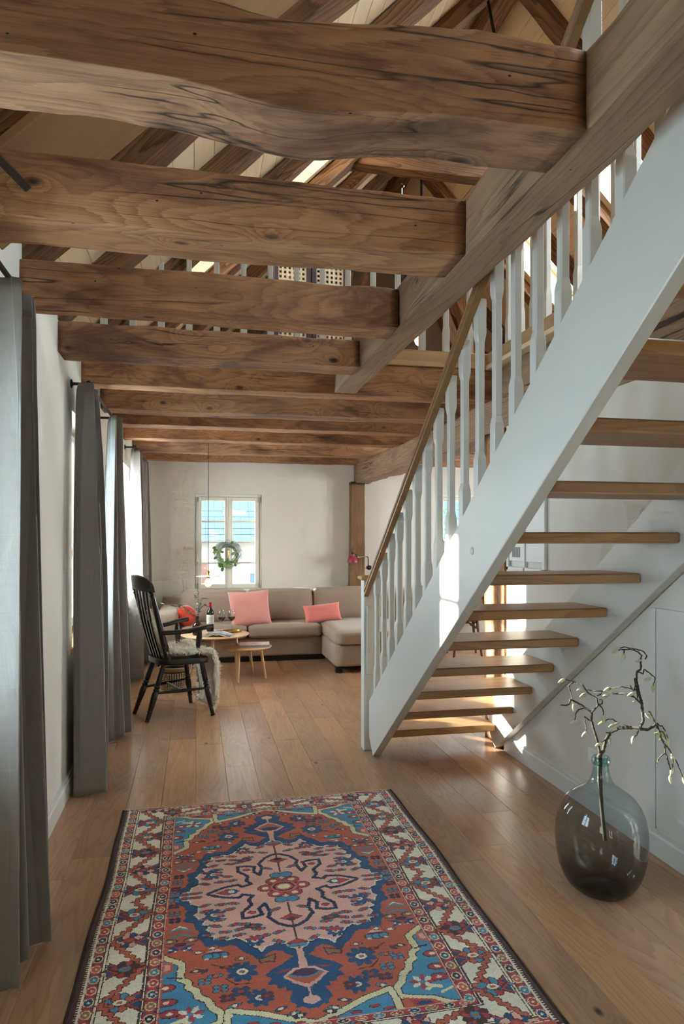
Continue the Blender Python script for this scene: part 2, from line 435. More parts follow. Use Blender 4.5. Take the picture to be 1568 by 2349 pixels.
struct('wall_rear_gable', MB().prism([(XL-0.34, 2.60), (XR+0.3, 2.60), (XR+0.3, 2.66), (2.18, 5.75), (XL-0.34, 2.9)], 'y', YR-0.3, YR), MAT['mauve'])
WX_ADDED = [(6.0, 7.4, 0.77, 2.12)]  # unseen opening, added to bring light into the dining side
struct('wall_right', wall_holes('x', YR, YB, 0, 2.66, XR, XR+0.3, WX_ADDED), MAT['plaster'])
struct('wall_stair', MB().box(XS, YR, 0, XS+0.15, 4.17, 2.13), MAT['plaster'])
for k, (a, b, c, d) in enumerate(WL): daylight((XL-0.335, (a+b)/2, (c+d)/2), (0, R(-90), 0), d-c, b-a, (3.0, 6.5, 8.5, 22.0)[k], (0.56, 0.79, 1.0) if k < 3 else (0.82, 0.92, 1.0))
for (a, b, c, d) in WB: daylight(((a+b)/2, YB+1.15, 3.05), (R(-62), 0, 0), 1.6, 1.0, 22.0, (0.96, 0.97, 1.0))
for (a, b, c, d) in WRr: daylight(((a+b)/2, YR-0.29, (c+d)/2), (R(90), 0, 0), b-a, d-c, 1.2)
for (a, b, c, d) in WX_ADDED: daylight((XR+0.29, (a+b)/2, (c+d)/2), (0, R(90), 0), d-c, b-a, 20.0, (0.9, 0.95, 1.0))

# baseboards (stepped profile)
def base_profile(s): return [(0,0),(0.018*s,0),(0.018*s,0.085),(0.012*s,0.095),(0.012*s,0.105),(0,0.112)]
struct('baseboard_left', MB().prism([(XL+p, q) for p, q in base_profile(1)], 'y', YR, YB), MAT['trim'])
struct('baseboard_stair', MB().prism([(XS+p, q) for p, q in base_profile(-1)], 'y', YR, 4.17), MAT['trim'])
struct('baseboard_back', MB().prism([(YB+p, q) for p, q in base_profile(-1)], 'x', XL, XR), MAT['trim'])

# ------------------------------------------------------------------ windows
def window(name, w, h, loc, rz, rows=4, handle=True, sill=None, fw=0.035):
    root = bpy.data.objects.new(name, None); COL.objects.link(root); root.location = loc; root.rotation_euler = (0,0,rz); root['kind'] = 'structure'
    f = MB()
    for a in ((-w/2, 0, -w/2+fw, h), (w/2-fw, 0, w/2, h), (-w/2+fw, 0, w/2-fw, fw), (-w/2+fw, h-fw, w/2-fw, h)):
        f.cbox(a[0], -0.02, a[1], a[2], 0.05, a[3], 0.003)
    obj('frame', f, MAT['paint_frame'], root)
    sw = (w-2*fw)/2; st = 0.048
    for s in (0, 1):
        x0 = -w/2+fw+s*sw; x1 = x0+sw; z0 = fw; z1 = h-fw
        m = MB()
        m.cbox(x0+0.002, -0.045, z0, x0+st, 0.02, z1, 0.005); m.cbox(x1-st, -0.045, z0, x1-0.002, 0.02, z1, 0.005)
        m.cbox(x0+st, -0.045, z0, x1-st, 0.02, z0+st+0.012, 0.005); m.cbox(x0+st, -0.045, z1-st, x1-st, 0.02, z1, 0.005)
        sash = obj('sash', m, MAT['paint_frame'], root)
        gz0 = z0+st+0.012; gz1 = z1-st; ph = (gz1-gz0)/rows
        for r in range(1, rows):
            obj('muntin', MB().cbox(x0+st, -0.03, gz0+r*ph-0.011, x1-st, 0.01, gz0+r*ph+0.011, 0.004), MAT['paint_frame'], sash)
        for r in range(rows):
            a = gz0+r*ph+(0.011 if r else 0); b = gz0+(r+1)*ph-(0.011 if r < rows-1 else 0)
            obj('pane', MB().box(x0+st-0.004, -0.011, a-0.003, x1-st+0.004, -0.007, b+0.003), MAT['pane'], sash)
        for hz in (0.07, h-0.07):
            xx = -w/2+fw-0.006 if s == 0 else w/2-fw-0.006
            obj('hinge', MB().lathe([(0.008, hz-0.03),(0.008, hz+0.03)], 8, (xx+0.006, -0.05, 0)), MAT['steel'], root, smooth=True)
    obj('meeting_stile', MB().cbox(-0.02, -0.06, fw, 0.02, -0.044, h-fw, 0.006), MAT['paint_frame'], root)
    if handle:
        hm = MB().lathe([(0.012,0),(0.012,0.012),(0.007,0.016),(0.007,0.03)], 10, axis=(0,-1,0), org=(0,-0.06,h*0.42))
        hm.tube([(0,-0.088,h*0.42),(0.0,-0.092,h*0.42-0.03),(0.0,-0.088,h*0.42-0.07)], [0.008,0.009,0.007], 8)
        obj('handle', hm, MAT['brass'], root, smooth=True)
    if sill: obj('sill', MB().cbox(-w/2-0.04, -sill-0.03, -0.025, w/2+0.04, 0.0, 0.008, 0.006), MAT['oak_x'], root)
    return root
window('window_1', 0.832, 1.225, (0.395, YB+0.05, 0.721), 0)
window('window_2', 0.84, 1.26, (3.60, YB+0.05, 0.72), 0)
for i, (a, b, c, d) in enumerate(WL): window('window_%d' % (3+i), b-a, d-c, (XL-0.17, (a+b)/2, c), R(90), sill=0.15)
window('window_7', 1.4, 1.35, (XR+0.12, 6.7, 0.77), R(-90))  # sits in the opening added for light in the right wall

# ------------------------------------------------------------------ timbers
def hewn(L, w, h, seed, amp=0.012, wane=0.03, segs=None, taper=0.0, sag=None, rough=0.004, end_round=0.0):
    """hand-hewn timber along local x (0..L), centred on y, z from 0 up to h; 16-point section with rounded, uneven arrises"""
    segs = segs or max(6, int(L/0.07)); rings = []; rr = random.Random(seed)
    wn = [wane*rr.uniform(0.5, 1.0)*(0.28, 0.28, 1.2, 1.2)[k] for k in range(4)]
    for i in range(segs+1):
        x = L*i/segs; f = i/segs
        o = Vector((seed*3.1, x*0.8, 0))
        dy = noise.noise(o+Vector((5,0,0)))*amp; dz = noise.noise(o+Vector((0,0,9)))*amp
        ww = w*(1+0.07*noise.noise(o*1.3+Vector((2,2,2)))); hh = h*(1+0.07*noise.noise(o*1.3+Vector((7,1,3)))+taper*(f-0.5))
        if sag: dz += sag(f)
        er = 1.0
        if end_round: er = 1-end_round*max(0, 1-min(x, L-x)/0.02)**2
        pts = []
        cs = [(-1,-1),(1,-1),(1,1),(-1,1)]
        for k, (sy, sz) in enumerate(cs):
            b = max(0.004, wn[k]*(1+0.9*noise.noise(Vector((seed+k*7.7, x*1.1, k)))))
            A = (sy*ww/2, sz*hh/2)
            seq = [(0, -sz*b*1.15), (-sy*b*0.12, -sz*b*0.35), (-sy*b*0.35, -sz*b*0.12), (-sy*b*1.15, 0)]
            if (k % 2) == 1: seq = seq[::-1]
            if k in (0, 2): seq = [(0, -sz*b*1.15), (-sy*b*0.12, -sz*b*0.4), (-sy*b*0.4, -sz*b*0.12), (-sy*b*1.15, 0)]
            for (py, pz) in seq: pts.append((A[0]+py, A[1]+pz))
        ring = []
        for j, (py, pz) in enumerate(pts):
            q = noise.noise(Vector((x*5.0+seed, py*14, pz*14)))*rough + noise.noise(Vector((x*16.0+seed, py*40, pz*40)))*rough*0.5
            l = math.hypot(py, pz) or 1
            ring.append((x, (py+py/l*q)*er+dy, (pz+pz/l*q)*er+dz+h/2))
        rings.append(ring)
    return MB().loft(rings)

def wn(o):
    o.modifiers.new('weighted_normals', 'WEIGHTED_NORMAL').weight = 90
    return o
# main beams across the room: near y, far y, underside z, top z, right end x, label
BEAMS = [(1.44,1.63,2.345,2.545,0.885,'largest knotted beam crossing the top of the picture', -0.03, lambda f: -0.035*math.exp(-((f-0.58)/0.12)**2)),
 (2.16,2.375,2.345,2.545,0.885,'second rough beam down, with a small notch in its lower edge', 0.0, None),
 (2.925,3.11,2.345,2.518,0.88,'third rough beam down, its end rounded at the white wall', 0.04, None),
 (3.69,3.88,2.345,2.500,0.885,'lowest of the four open beams that end at the diagonal trimmer', 0.0, None),
 (4.41,4.58,2.345,2.545,XR,'long cracked beam at the edge of the gallery floor, touching the trimmer tip', 0.0, None),
 (5.27,5.48,2.35,2.555,XR,'reddish knotted beam just behind the gallery edge beam', 0.0, None),
 (5.97,6.17,2.35,2.555,XR,'dark knotted ceiling beam, third from the back wall pair', 0.0, None),
 (6.79,6.98,2.35,2.555,XR,'slim-looking ceiling beam in front of the pendant cord', 0.0, None),
 (7.78,7.98,2.35,2.555,XR,'ceiling beam that the pendant cord hangs against', 0.0, None),
 (8.55,8.745,2.35,2.555,XR,'last ceiling beam lying against the back wall', 0.0, None)]
for i, (y0, y1, z0, z1, xe, lab, tp, sg) in enumerate(BEAMS):
    L = xe-(XL-0.02)
    mb = hewn(L, y1-y0, z1-z0, 3+i*5, amp=0.014 if i < 4 else 0.008, wane=0.028 if i < 4 else 0.018, taper=tp*2, sag=sg, segs=int(L/0.045) if i < 5 else None, rough=0.007, end_round=0.02 if i < 4 else 0)
    o = wn(obj('ceiling_beam', mb, MAT['old_x'], None, smooth='all', loc=(XL-0.02, (y0+y1)/2, z0)))
    tag(o, lab, 'beam', 'old timber beams across the room', 'structure')
# trimmer beam the short beams end on, running towards the camera
L = 4.45-YR
o = obj('trimmer_beam', hewn(L, 0.14, 0.20, 71, amp=0.010, wane=0.02, segs=120, rough=0.006, end_round=0.12), MAT['grey_x'], None, smooth='all', loc=(0.958, 4.46, 2.35), rot=(0, 0, R(-90))); wn(o)
tag(o, 'grey weathered trimmer beam rising diagonally to the upper corner, beams end on it', 'beam', None, 'structure')
# wavy girder on the post
L = YB-YR
o = obj('girder_beam', hewn(L, 0.20, 0.25, 33, amp=0.025, wane=0.035, segs=150, rough=0.014), MAT['grey_x'], None, smooth='all', loc=(2.105, YB, 2.10), rot=(0, 0, R(-90))); wn(o)
tag(o, 'wavy rough girder resting on the timber post at the back wall', 'beam', None, 'structure')
L = 4.4-YR
o = obj('edge_joist', hewn(L, 0.14, 0.20, 37, amp=0.01, wane=0.02, segs=60, rough=0.012), MAT['grey_x'], None, smooth='all', loc=(2.08, 4.40, 2.352), rot=(0, 0, R(-90))); wn(o)
tag(o, 'rough grey joist under the oak curb above the stair wall', 'beam', None, 'structure')
# posts
def post(name, x, y, w, d, h, seed, label, mat='old_z'):
    mb = hewn(h, w, d, seed, amp=0.01, wane=0.02, rough=0.006)
    mb.v = [(b_, c_-d/2, a_) for a_, b_, c_ in mb.v]
    o = wn(obj(name, mb, MAT[mat], None, smooth='all', loc=(x, y, 0))); tag(o, label, 'post', None, 'structure'); return o
post('timber_post', 2.035, YB-0.075, 0.185, 0.16, 2.12, 51, 'old brown timber post at the back wall beside the red lamp', 'post_z')
post('timber_post', 2.075, 4.345, 0.19, 0.33, 2.12, 57, 'sunlit old timber post at the end of the white stair wall')

# ------------------------------------------------------------------ upper floor and roof
cl = struct('ceiling', MB().box(XL, 4.47, 2.585, XR, YB, 2.60).box(2.16, YR, 2.585, XR, 4.47, 2.60), MAT['oak_y'])
x = XL
while x < XR-0.01:
    x1 = min(x+0.24, XR); y0 = 4.47 if x1 < 2.17 else YR
    obj('ceiling_board', MB().cbox(-(x1-x)/2, -(YB-y0)/2, -0.014, (x1-x)/2, (YB-y0)/2, 0.014, 0.002), MAT['pale_board'], cl, loc=((x+x1)/2, (YB+y0)/2, 2.57)); x = x1

RX, RZ0 = 2.18, 3.19                                    # ridge x; underside of rafters on the left: z = x + RZ0
SKY_L = [(4.66, 5.22, 0.66, 1.50), (4.66, 5.22, -0.05, 0.40)]; SKY_R_ADDED = [(4.66, 5.22, 2.75, 3.95), (2.45, 2.9, 2.75, 3.95), (0.6, 1.3, 2.75, 3.95), (6.25, 6.75, 2.75, 3.95)]  # right-slope skylights are added to light the loft and the void below
def slope(name, side, holes):
    """boarded roof slope; local x runs up the slope from the eaves, local y along the house"""
    S2 = math.sqrt(2); x_e = XL-0.45 if side < 0 else 2*RX-(XL-0.45)
    z_e = x_e+RZ0+0.14 if side < 0 else 2*RX-x_e+RZ0+0.14
    Ls = abs(RX-x_e)*S2
    root = bpy.data.objects.new(name, None); COL.objects.link(root); root['kind'] = 'structure'
    root.location = (x_e, 0, z_e); root.rotation_euler = (0, R(-45) if side < 0 else R(-135), 0)
    # local z points out of the roof on the left; on the right it points inwards, so flip thickness
    zs = 1 if side < 0 else -1
    hl = [(min(abs(h[2]-x_e), abs(h[3]-x_e))*S2, max(abs(h[2]-x_e), abs(h[3]-x_e))*S2, h[0], h[1]) for h in holes]
    hb_ = [(h[0]-0.024, h[1]+0.024, h[2]-0.024, h[3]+0.024) for h in hl]
    deck = wall_holes('x', 0, Ls, YR-0.3, YB+0.3, 0, 1, hb_)         # reuse: u = local x, z = local y
    deck.v = [(y, z, zs*(0.03+0.05*x_)) for x_, y, z in deck.v]
    obj('roof_deck', deck, plain('roof_deck_wood_'+name, '8a6a4a', 0.9), root)
    u = 0.0; bw = 0.145
    while u < Ls-0.01:
        u1 = min(u+bw, Ls)
        cuts = sorted([(h[2], h[3]) for h in hb_ if h[0] < u1-0.02 and h[1] > u+0.02]); y = YR
        for c0, c1 in cuts+[(YB, YB)]:
            if c0-y > 0.03: obj('roof_board', MB().cbox(u+0.0005, y, 0 if zs > 0 else -0.028, u1-0.0005, c0, 0.028 if zs > 0 else 0, 0.003), MAT['pale_board'], root)
            y = c1
        u = u1
    for h in hl:
        fr = MB(); t_ = 0.02
        za, zb = (0, 0.30) if zs > 0 else (-0.30, 0)
        fr.box(h[0]-t_, h[2]-t_, za, h[0], h[3]+t_, zb); fr.box(h[1], h[2]-t_, za, h[1]+t_, h[3]+t_, zb)
        fr.box(h[0], h[2]-t_, za, h[1], h[2], zb); fr.box(h[0], h[3], za, h[1], h[3]+t_, zb)
        obj('skylight_lining', fr, MAT['pale_board'], root)
        wf = MB(); g = 0.05; zc = 0.26*zs
        for a in ((h[0],h[2],h[0]+g,h[3]),(h[1]-g,h[2],h[1],h[3]),(h[0],h[2],h[1],h[2]+g),(h[0],h[3]-g,h[1],h[3])): wf.box(a[0],a[1],zc-0.02,a[2],a[3],zc+0.02)
        sf = obj('skylight_frame', wf, MAT['paint_frame'], root)
        obj('pane', MB().box(h[0]+g, h[2]+g, zc-0.003, h[1]-g, h[3]-g, zc+0.003), MAT['pane'], sf)
    return root
slope('roof_left', -1, SKY_L); slope('roof_right', 1, SKY_R_ADDED)
for (y0, y1, x0, x1) in SKY_L: daylight(((x0+x1)/2-0.22, (y0+y1)/2, (x0+x1)/2+RZ0+0.14+0.22), (0, R(-45), 0), (x1-x0)*1.41, y1-y0, 0.5)
for k, (y0, y1, x0, x1) in enumerate(SKY_R_ADDED): daylight(((x0+x1)/2+0.22, (y0+y1)/2, 2*RX-(x0+x1)/2+RZ0+0.14+0.22), (0, R(45), 0), (x1-x0)*1.41, y1-y0, (10, 20, 20, 10)[k], (0.78, 0.90, 1.0))  # lamps over the added right-slope skylights

RAF = [0.9, 1.62, 2.40, 3.13, 3.85, 4.58, 5.46, 6.17, 6.98, 7.98, 8.7]
NAME_R = ['foremost', 'first', 'second', 'third', 'fourth', 'fifth', 'sixth', 'seventh', 'eighth', 'ninth', 'gable-end']
for i, yf in enumerate(RAF):
    wd = 0.15+0.03*math.sin(i*2.3)
    L = (RX-XL+0.3)*math.sqrt(2)
    for s in (-1, 1):
        o = obj('rafter', hewn(L, wd, 0.105, 100+i*7+s, amp=0.02, wane=0.02, rough=0.006, segs=34), MAT['rafter'], None, smooth='all'); wn(o)
        if s < 0: o.location = (XL-0.3, yf-wd/2, XL-0.3+RZ0-0.012); o.rotation_euler = (0, R(-45), 0)
        else: o.location = (2*RX-XL+0.3, yf-wd/2, XL-0.3+RZ0+0.14); o.rotation_euler = (0, R(-135), 0); 
        tag(o, 'dark rafter of the %s slope, %s pair along the roof' % ('window-side' if s < 0 else 'stair-side', NAME_R[i]), 'rafter', 'dark rafters of the open roof', 'structure')
for k, yc in enumerate((4.52, 5.40)):
    o = obj('collar_beam', hewn(1.9, 0.13, 0.14, 210+k, wane=0.02), MAT['rafter'], None, smooth='all', loc=(RX-0.95, yc, 4.40)); tag(o, 'dark collar beam tying the %s rafter pair' % ('fifth', 'sixth')[k], 'beam', None, 'structure'); wn(o)
o = obj('ridge_purlin', hewn(YB-YR, 0.14, 0.16, 220, wane=0.02, segs=40), MAT['rafter'], None, smooth='all', loc=(RX, YB, 5.26), rot=(0,0,R(-90))); tag(o, 'dark ridge timber under the peak of the roof', 'beam', None, 'structure'); wn(o)
wb = MB().cbox(0, -0.24, -0.03, 3.2, 0.24, 0.0, 0.004)
o = obj('wide_roof_plank', wb, MAT['brown_plank'], None, loc=(XL-0.02, 2.44, XL-0.02+RZ0-0.02), rot=(0, R(-45), 0)); tag(o, 'broad brown plank fixed under the rafters above the second beam', 'plank', None, 'structure')
# purlin struts seen beyond the collar
for k, (p, q) in enumerate((((1.25, 6.6, 2.62), (1.95, 6.6, 4.6)), ((3.1, 6.6, 2.62), (2.42, 6.6, 4.6)), ((1.0, 7.4, 2.62), (1.85, 7.4, 4.7)), ((3.35, 7.4, 2.62), (2.5, 7.4, 4.7)))):
    p = Vector(p); q = Vector(q); d = q-p
    o = obj('roof_strut', hewn(d.length, 0.14, 0.12, 240+k, wane=0.02), MAT['rafter'], None, smooth='all', loc=p); o.rotation_euler = (0, -math.atan2(d.z, d.x), 0); wn(o)
    tag(o, 'leaning dark strut in the loft, %s side of the %s truss' % (('window','stair','window','stair')[k], ('front','front','rear','rear')[k]), 'strut', 'loft struts', 'structure')
# oak fascia and curb of the gallery
struct('trim_1', MB().cbox(XL, 4.40, 2.558, 1.99, 4.445, 2.665, 0.004), MAT['oak_x'])
struct('trim_2', MB().cbox(1.955, YR, 2.558, 2.03, 4.445, 2.665, 0.004), MAT['oak_y'])
# flat iron strap on the second beam
tag(obj('iron_strap', MB().cbox(-0.012,-0.004,0,0.012,0.004,0.24,0.002), MAT['dark_iron'], None, loc=(-0.482, 2.150, 2.420), rot=(0, R(-45), 0)), 'flat dark iron strap bolted to the second beam near the window wall', 'iron strap')
# ================================================================== staircase
SLP = 0.7195                                             # rise over run; the flight climbs towards the camera (-y)
st = thing('staircase', 'white open-riser staircase with oak treads and handrail', 'staircase', (1.125, 4.24, 0))
def zlow(y): return SLP*(4.235-y)
YT = 0.30
def stringer(x0, x1, top, YT=0.30):
    poly = [(4.235, 0.0), (YT, zlow(YT)), (YT, zlow(YT)+top), (4.235+0.10+top*0.0, zlow(4.235)+top-SLP*0.10), (4.335, 0.10)]
    mb = MB(); b = 0.004
    def off(p): return p
    n = len(poly); cy = sum(p[0] for p in poly)/n; cz = sum(p[1] for p in poly)/n
    def ins(p): 
        return (p[0]-0.004*(1 if p[0] > cy else -1), p[1]+0.004*(1 if p[1] < SLP*(4.235-p[0])+top/2 else -1))
    rings = [[(x0, *ins(p)) for p in poly], [(x0+b, *p) for p in poly], [(x1-b, *p) for p in poly], [(x1, *ins(p)) for p in poly]]
    return mb.loft(rings)
obj('stringer', stringer(1.10, 1.15, 0.406), MAT['paint'], st, world=True)
obj('stringer', stringer(1.935, 1.985, 0.406, 1.22), MAT['paint'], st, world=True)
for k in range(15):
    yb = 4.214-0.252*k; zb = 0.116+0.18*k
    if zb > 2.5: break
    mb = MB().cbox(-0.392, 0, 0, 0.392, 0.305, 0.045, 0.006)
    obj('tread', mb, MAT['oak_tread'], st, smooth=False, loc=(1.5425-1.125, yb-4.24, zb))
# newel post with a recessed panel and an oak cap
nm = MB().cbox(1.072, 4.36, 0, 1.152, 4.44, 1.118, 0.004)
nw = obj('newel_post', nm, MAT['paint'], st, world=True)
obj('newel_panel', MB().cbox(1.090, 4.353, 0.50, 1.134, 4.362, 0.95, 0.004), MAT['paint'], nw, world=True)
obj('newel_cap', MB().loft([[(1.112+sx*a, 4.40+sy*a, z) for sx, sy in ((-1,-1),(1,-1),(1,1),(-1,1))] for a, z in ((0.046,1.118),(0.058,1.126),(0.060,1.136),(0.056,1.142),(0.03,1.150))]), MAT['oak_x'], nw, world=True)
# handrail: moulded section, sheared along the slope
def zrail(y): return 1.752+0.729*(3.404-y)              # height the balusters reach, less 25 mm
def ztop(y): return 4.267-0.734*y                          # upper left arris of the rail
sec = [(-0.006,-0.003),(-0.003,0.003),(0.006,0.008),(0.018,0.007),(0.026,0.0),(0.026,-0.044),(-0.004,-0.044),(-0.004,-0.030),(0.0,-0.026),(0.0,-0.022),(-0.006,-0.018)]
mb = MB().loft([[(1.078+a, y, ztop(y)+b*1.24) for a, b in sec] for y in (4.36, 2.5, 0.3)])
obj('handrail', mb, MAT['oak_rail'], st, world=True, smooth=True)
# balusters: square blocks top and bottom, chamfered waist
def bal_mesh(z0, z1, za, zb, hb=0.0208, hw=0.0154):
    rings = []
    def ring(h, c, z): return [(-h+c,-h,z),(h-c,-h,z),(h,-h+c,z),(h,h-c,z),(h-c,h,z),(-h+c,h,z),(-h,h-c,z),(-h,-h+c,z)]
    for h, c, z in ((hb,0.0035,z0),(hb,0.0035,za-0.03),(hb-0.0006,0.004,za-0.018),(hw,0.0045,za+0.010),(hw,0.0045,zb-0.010),(hb-0.0006,0.004,zb+0.018),(hb,0.0035,zb+0.03),(hb,0.0035,z1-0.002),(hb-0.002,0.0035,z1)):
        rings.append(ring(h, c, z))
    return MB().loft(rings)
y = 3.404+0.161*5
while y > 0.45:
    zs_ = zlow(y)+0.406; zt = zrail(y)+0.025; z0 = zs_-0.03
    obj('baluster', bal_mesh(0, zt-z0, 0.185, zt-z0-0.165), MAT['paint'], st, world=False, loc=(1.124-1.125, y-4.24, z0)); y -= 0.161
for yy, zz in ((4.05, 0.27), (2.72, 1.245), (2.70, 1.32)):
    pass
obj('screw_cap', MB().lathe([(0.016,0),(0.016,0.003),(0.011,0.006)], 16, axis=(-1,0,0), org=(1.10, 2.62, 1.345)), MAT['paint'], st, world=True, smooth=True)
obj('screw_cap', MB().lathe([(0.014,0),(0.014,0.002),(0.010,0.004)], 16, axis=(-1,0,0), org=(1.10, 4.09, 0.29)), MAT['paint'], st, world=True, smooth=True)

# ------------------------------------------------------------------ gallery balustrades
def gallery(name, label, pts, rail):
    g = thing(name, label, 'balustrade', (pts[0][0], pts[0][1], 2.665))
    me = None
    for (x_, y_) in pts:
        if me is None:
            o = obj('baluster', bal_mesh(0, 0.80, 0.17, 0.63, 0.021, 0.0165), MAT['paint'], g); me = o.data
        else: o = bpy.data.objects.new('baluster', me); COL.objects.link(o); o.parent = g
        o.location = (x_-pts[0][0], y_-pts[0][1], 0)
    (a, b, c, d) = rail
    obj('handrail', MB().cbox(a, b, 3.465, c, d, 3.525, 0.01), MAT['oak_x'] if abs(c-a) > abs(d-b) else MAT['oak_rail'], g, world=True)
    return g
gallery('gallery_balustrade', 'cream balustrade along the loft edge above the gallery beam', [(0.124-0.171*k, 4.428) for k in range(4, -1, -1)]+[(0.295+0.1715*k, 4.428) for k in range(10)], (XL, 4.40, 1.99, 4.455))
gallery('gallery_balustrade', 'bluish sunlit balustrade on the oak curb above the stair wall', [(1.992, 4.30-0.165*k) for k in range(24)], (1.965, 0.40, 2.02, 4.36))

# ------------------------------------------------------------------ curtain rods and curtains
XRD = -0.59
def rod(label, y0, y1, z):
    r = thing('curtain_rod', label, 'curtain rod', (XRD, y0, z), group='black curtain rods on the window wall')
    obj('rod', MB().tube([(XRD, y0-0.04, z), (XRD, y1+0.04, z)], 0.009, 10), MAT['iron'], r, world=True, smooth=True)
    for y in (y0, y1):
        b = MB().lathe([(0.024,0),(0.024,0.006),(0.009,0.010),(0.008,abs(XL-XRD)-0.002)], 14, axis=(1,0,0), org=(XL+0.001, y, z))
        obj('bracket', b, MAT['iron'], r, world=True, smooth=True)
    for y in (y0-0.04, y1+0.04):
        obj('finial', MB().sphere((XRD, y, z), 0.013), MAT['iron'], r, world=True, smooth=True)
    return r
rod('black rod carrying the large foreground curtain', 1.0, 2.62, 2.235)
rod('black rod over the middle window with two curtains', 4.06, 5.17, 2.262)
rod('black rod over the far window near the back wall', 6.98, 8.10, 2.285)

def curtain(label, yc, w_top, w_bot, folds, amp_t, amp_b, zt, zb, seed, lean=0.0, xoff=0.0):
    """gathered curtain: pleated heading on the rod, soft folds falling and flaring to the hem"""
    NU, NV = 280, 60; V = []; F = []
    rr = random.Random(seed); ph = [rr.uniform(0, 6.28) for _ in range(8)]
    for j in range(NV+1):
        t = j/NV; z = zt-(zt-zb)*t
        e = t**0.55
        wv = w_top*(1-e)+w_bot*e
        for i in range(NU+1):
            u = i/NU
            s = math.sin(u*folds*2*math.pi+ph[0]+0.5*math.sin(u*4+ph[1])*t)
            s2 = math.sin(u*folds*4*math.pi+ph[2])*0.35*(1-min(1, t*6))
            sh = math.copysign(abs(s)**0.75, s)
            a = amp_t*(1-e)+amp_b*e
            a *= 0.62+0.38*math.sin(u*folds*1.7+ph[3]+t*0.8)
            x_ = XRD+xoff+a*(sh+s2)+0.02*math.sin(t*2.5+ph[4]+u*3)*t
            y_ = yc+(u-0.5)*wv+lean*t+0.018*math.cos(u*folds*2*math.pi+ph[0])*e+0.012*math.sin(t*4+u*9+ph[5])*t
            zz = z+(0.012*s*t if j == NV else 0)
            V.append((x_, y_, zz))
    for j in range(NV):
        for i in range(NU):
            a = j*(NU+1)+i; F.append((a, a+1, a+NU+2, a+NU+1))
    c = thing('curtain', label, 'curtain', (XRD, yc, zb), group='grey satin curtains on the window wall')
    cl_ = obj('cloth', MB().add(V, F), MAT['curtain'], c, world=True, smooth='all')
    md = cl_.modifiers.new('thickness', 'SOLIDIFY'); md.thickness = 0.003
    hb = MB()
    base = NV*(NU+1); row = [Vector(V[base+i]) for i in range(NU+1)]
    hb.tube([p+Vector((0,0,0.002)) for p in row], 0.0028, 5)
    obj('hem', hb, MAT['hem'], c, world=True, smooth=True)
    top = [Vector(V[i]) for i in range(NU+1)]
    tb = MB(); n = len(top)
    tb.add([p+Vector((0.003,0,0)) for p in top]+[p+Vector((0.003,0,-0.075)) for p in top], [(i, i+1, n+i+1, n+i) for i in range(n-1)])
    ho = obj('heading_tape', tb, MAT['curtain'], c, world=True, smooth='all'); m2 = ho.modifiers.new('t', 'SOLIDIFY'); m2.thickness = 0.002
    return c
curtain('largest grey curtain at the edge of the picture beside the rug', 2.46, 0.28, 0.46, 5.5, 0.040, 0.090, 2.222, 0.015, 1)
curtain('dark grey curtain on the near side of the middle window', 4.08, 0.26, 0.44, 6.0, 0.036, 0.095, 2.249, 0.015, 2)
curtain('pale-edged grey curtain on the far side of the middle window', 5.10, 0.30, 0.50, 5.5, 0.042, 0.100, 2.249, 0.015, 3, xoff=0.02)
curtain('grey curtain on the near side of the far window, behind the black chair', 7.10, 0.26, 0.42, 5.5, 0.036, 0.085, 2.272, 0.015, 4)
curtain('farthest grey curtain, in the corner by the back wall', 8.04, 0.26, 0.46, 5.5, 0.036, 0.085, 2.272, 0.015, 5)

# ------------------------------------------------------------------ fittings on the stair wall
cab = thing('wall_cupboard', 'white flush wall cupboard with vent slots seen between the treads', 'cupboard', (XS, 3.95, 1.18))
fm = MB()
for a in ((3.63,1.19,3.66,1.95),(4.10,1.19,4.13,1.95),(3.63,1.19,4.13,1.215),(3.63,1.93,4.13,1.95),(3.875,1.19,3.895,1.95)): fm.cbox(XS-0.022, a[0], a[1], XS, a[2], a[3], 0.004)
obj('frame', fm, MAT['trim'], cab, world=True)
for (a, b, v) in ((3.663, 3.873, False), (3.897, 4.098, True)):
    d = obj('door', MB().cbox(XS-0.015, a, 1.25, XS-0.001, b, 1.928, 0.003), MAT['trim'], cab, world=True)
    if v:
        for k in range(9): obj('vent_slot', MB().box(XS-0.0165, a+0.05+k*0.0125, 1.275, XS-0.0145, a+0.054+k*0.0125, 1.34), MAT['iron'], d, world=True)
pn = thing('access_panel', 'white flush access door in the wall behind the magnolia branch', 'panel', (XS, 2.3, 0.12))
obj('door', MB().cbox(XS-0.012, 1.75, 0.125, XS-0.001, 2.66, 1.09, 0.003), MAT['trim'], pn, world=True)
obj('jamb', MB().cbox(XS-0.016, 2.665, 0.115, XS-0.001, 2.70, 1.09, 0.004), MAT['trim'], pn, world=True)
obj('finger_pull', MB().cbox(XS-0.014, 2.46, 0.20, XS-0.011, 2.52, 0.215, 0.001), MAT['plastic'], pn, world=True)
so = thing('wall_socket', 'white double wall socket behind the vase neck', 'socket', (XS, 3.12, 0.28))
obj('plate', MB().cbox(XS-0.010, 3.04, 0.24, XS-0.001, 3.20, 0.32, 0.003), MAT['plastic'], so, world=True)
for yy in (3.08, 3.16): obj('socket_face', MB().lathe([(0.026,0),(0.026,0.003),(0.020,0.001)], 16, axis=(-1,0,0), org=(XS-0.010, yy, 0.28)), MAT['plastic'], so, world=True, smooth=True)
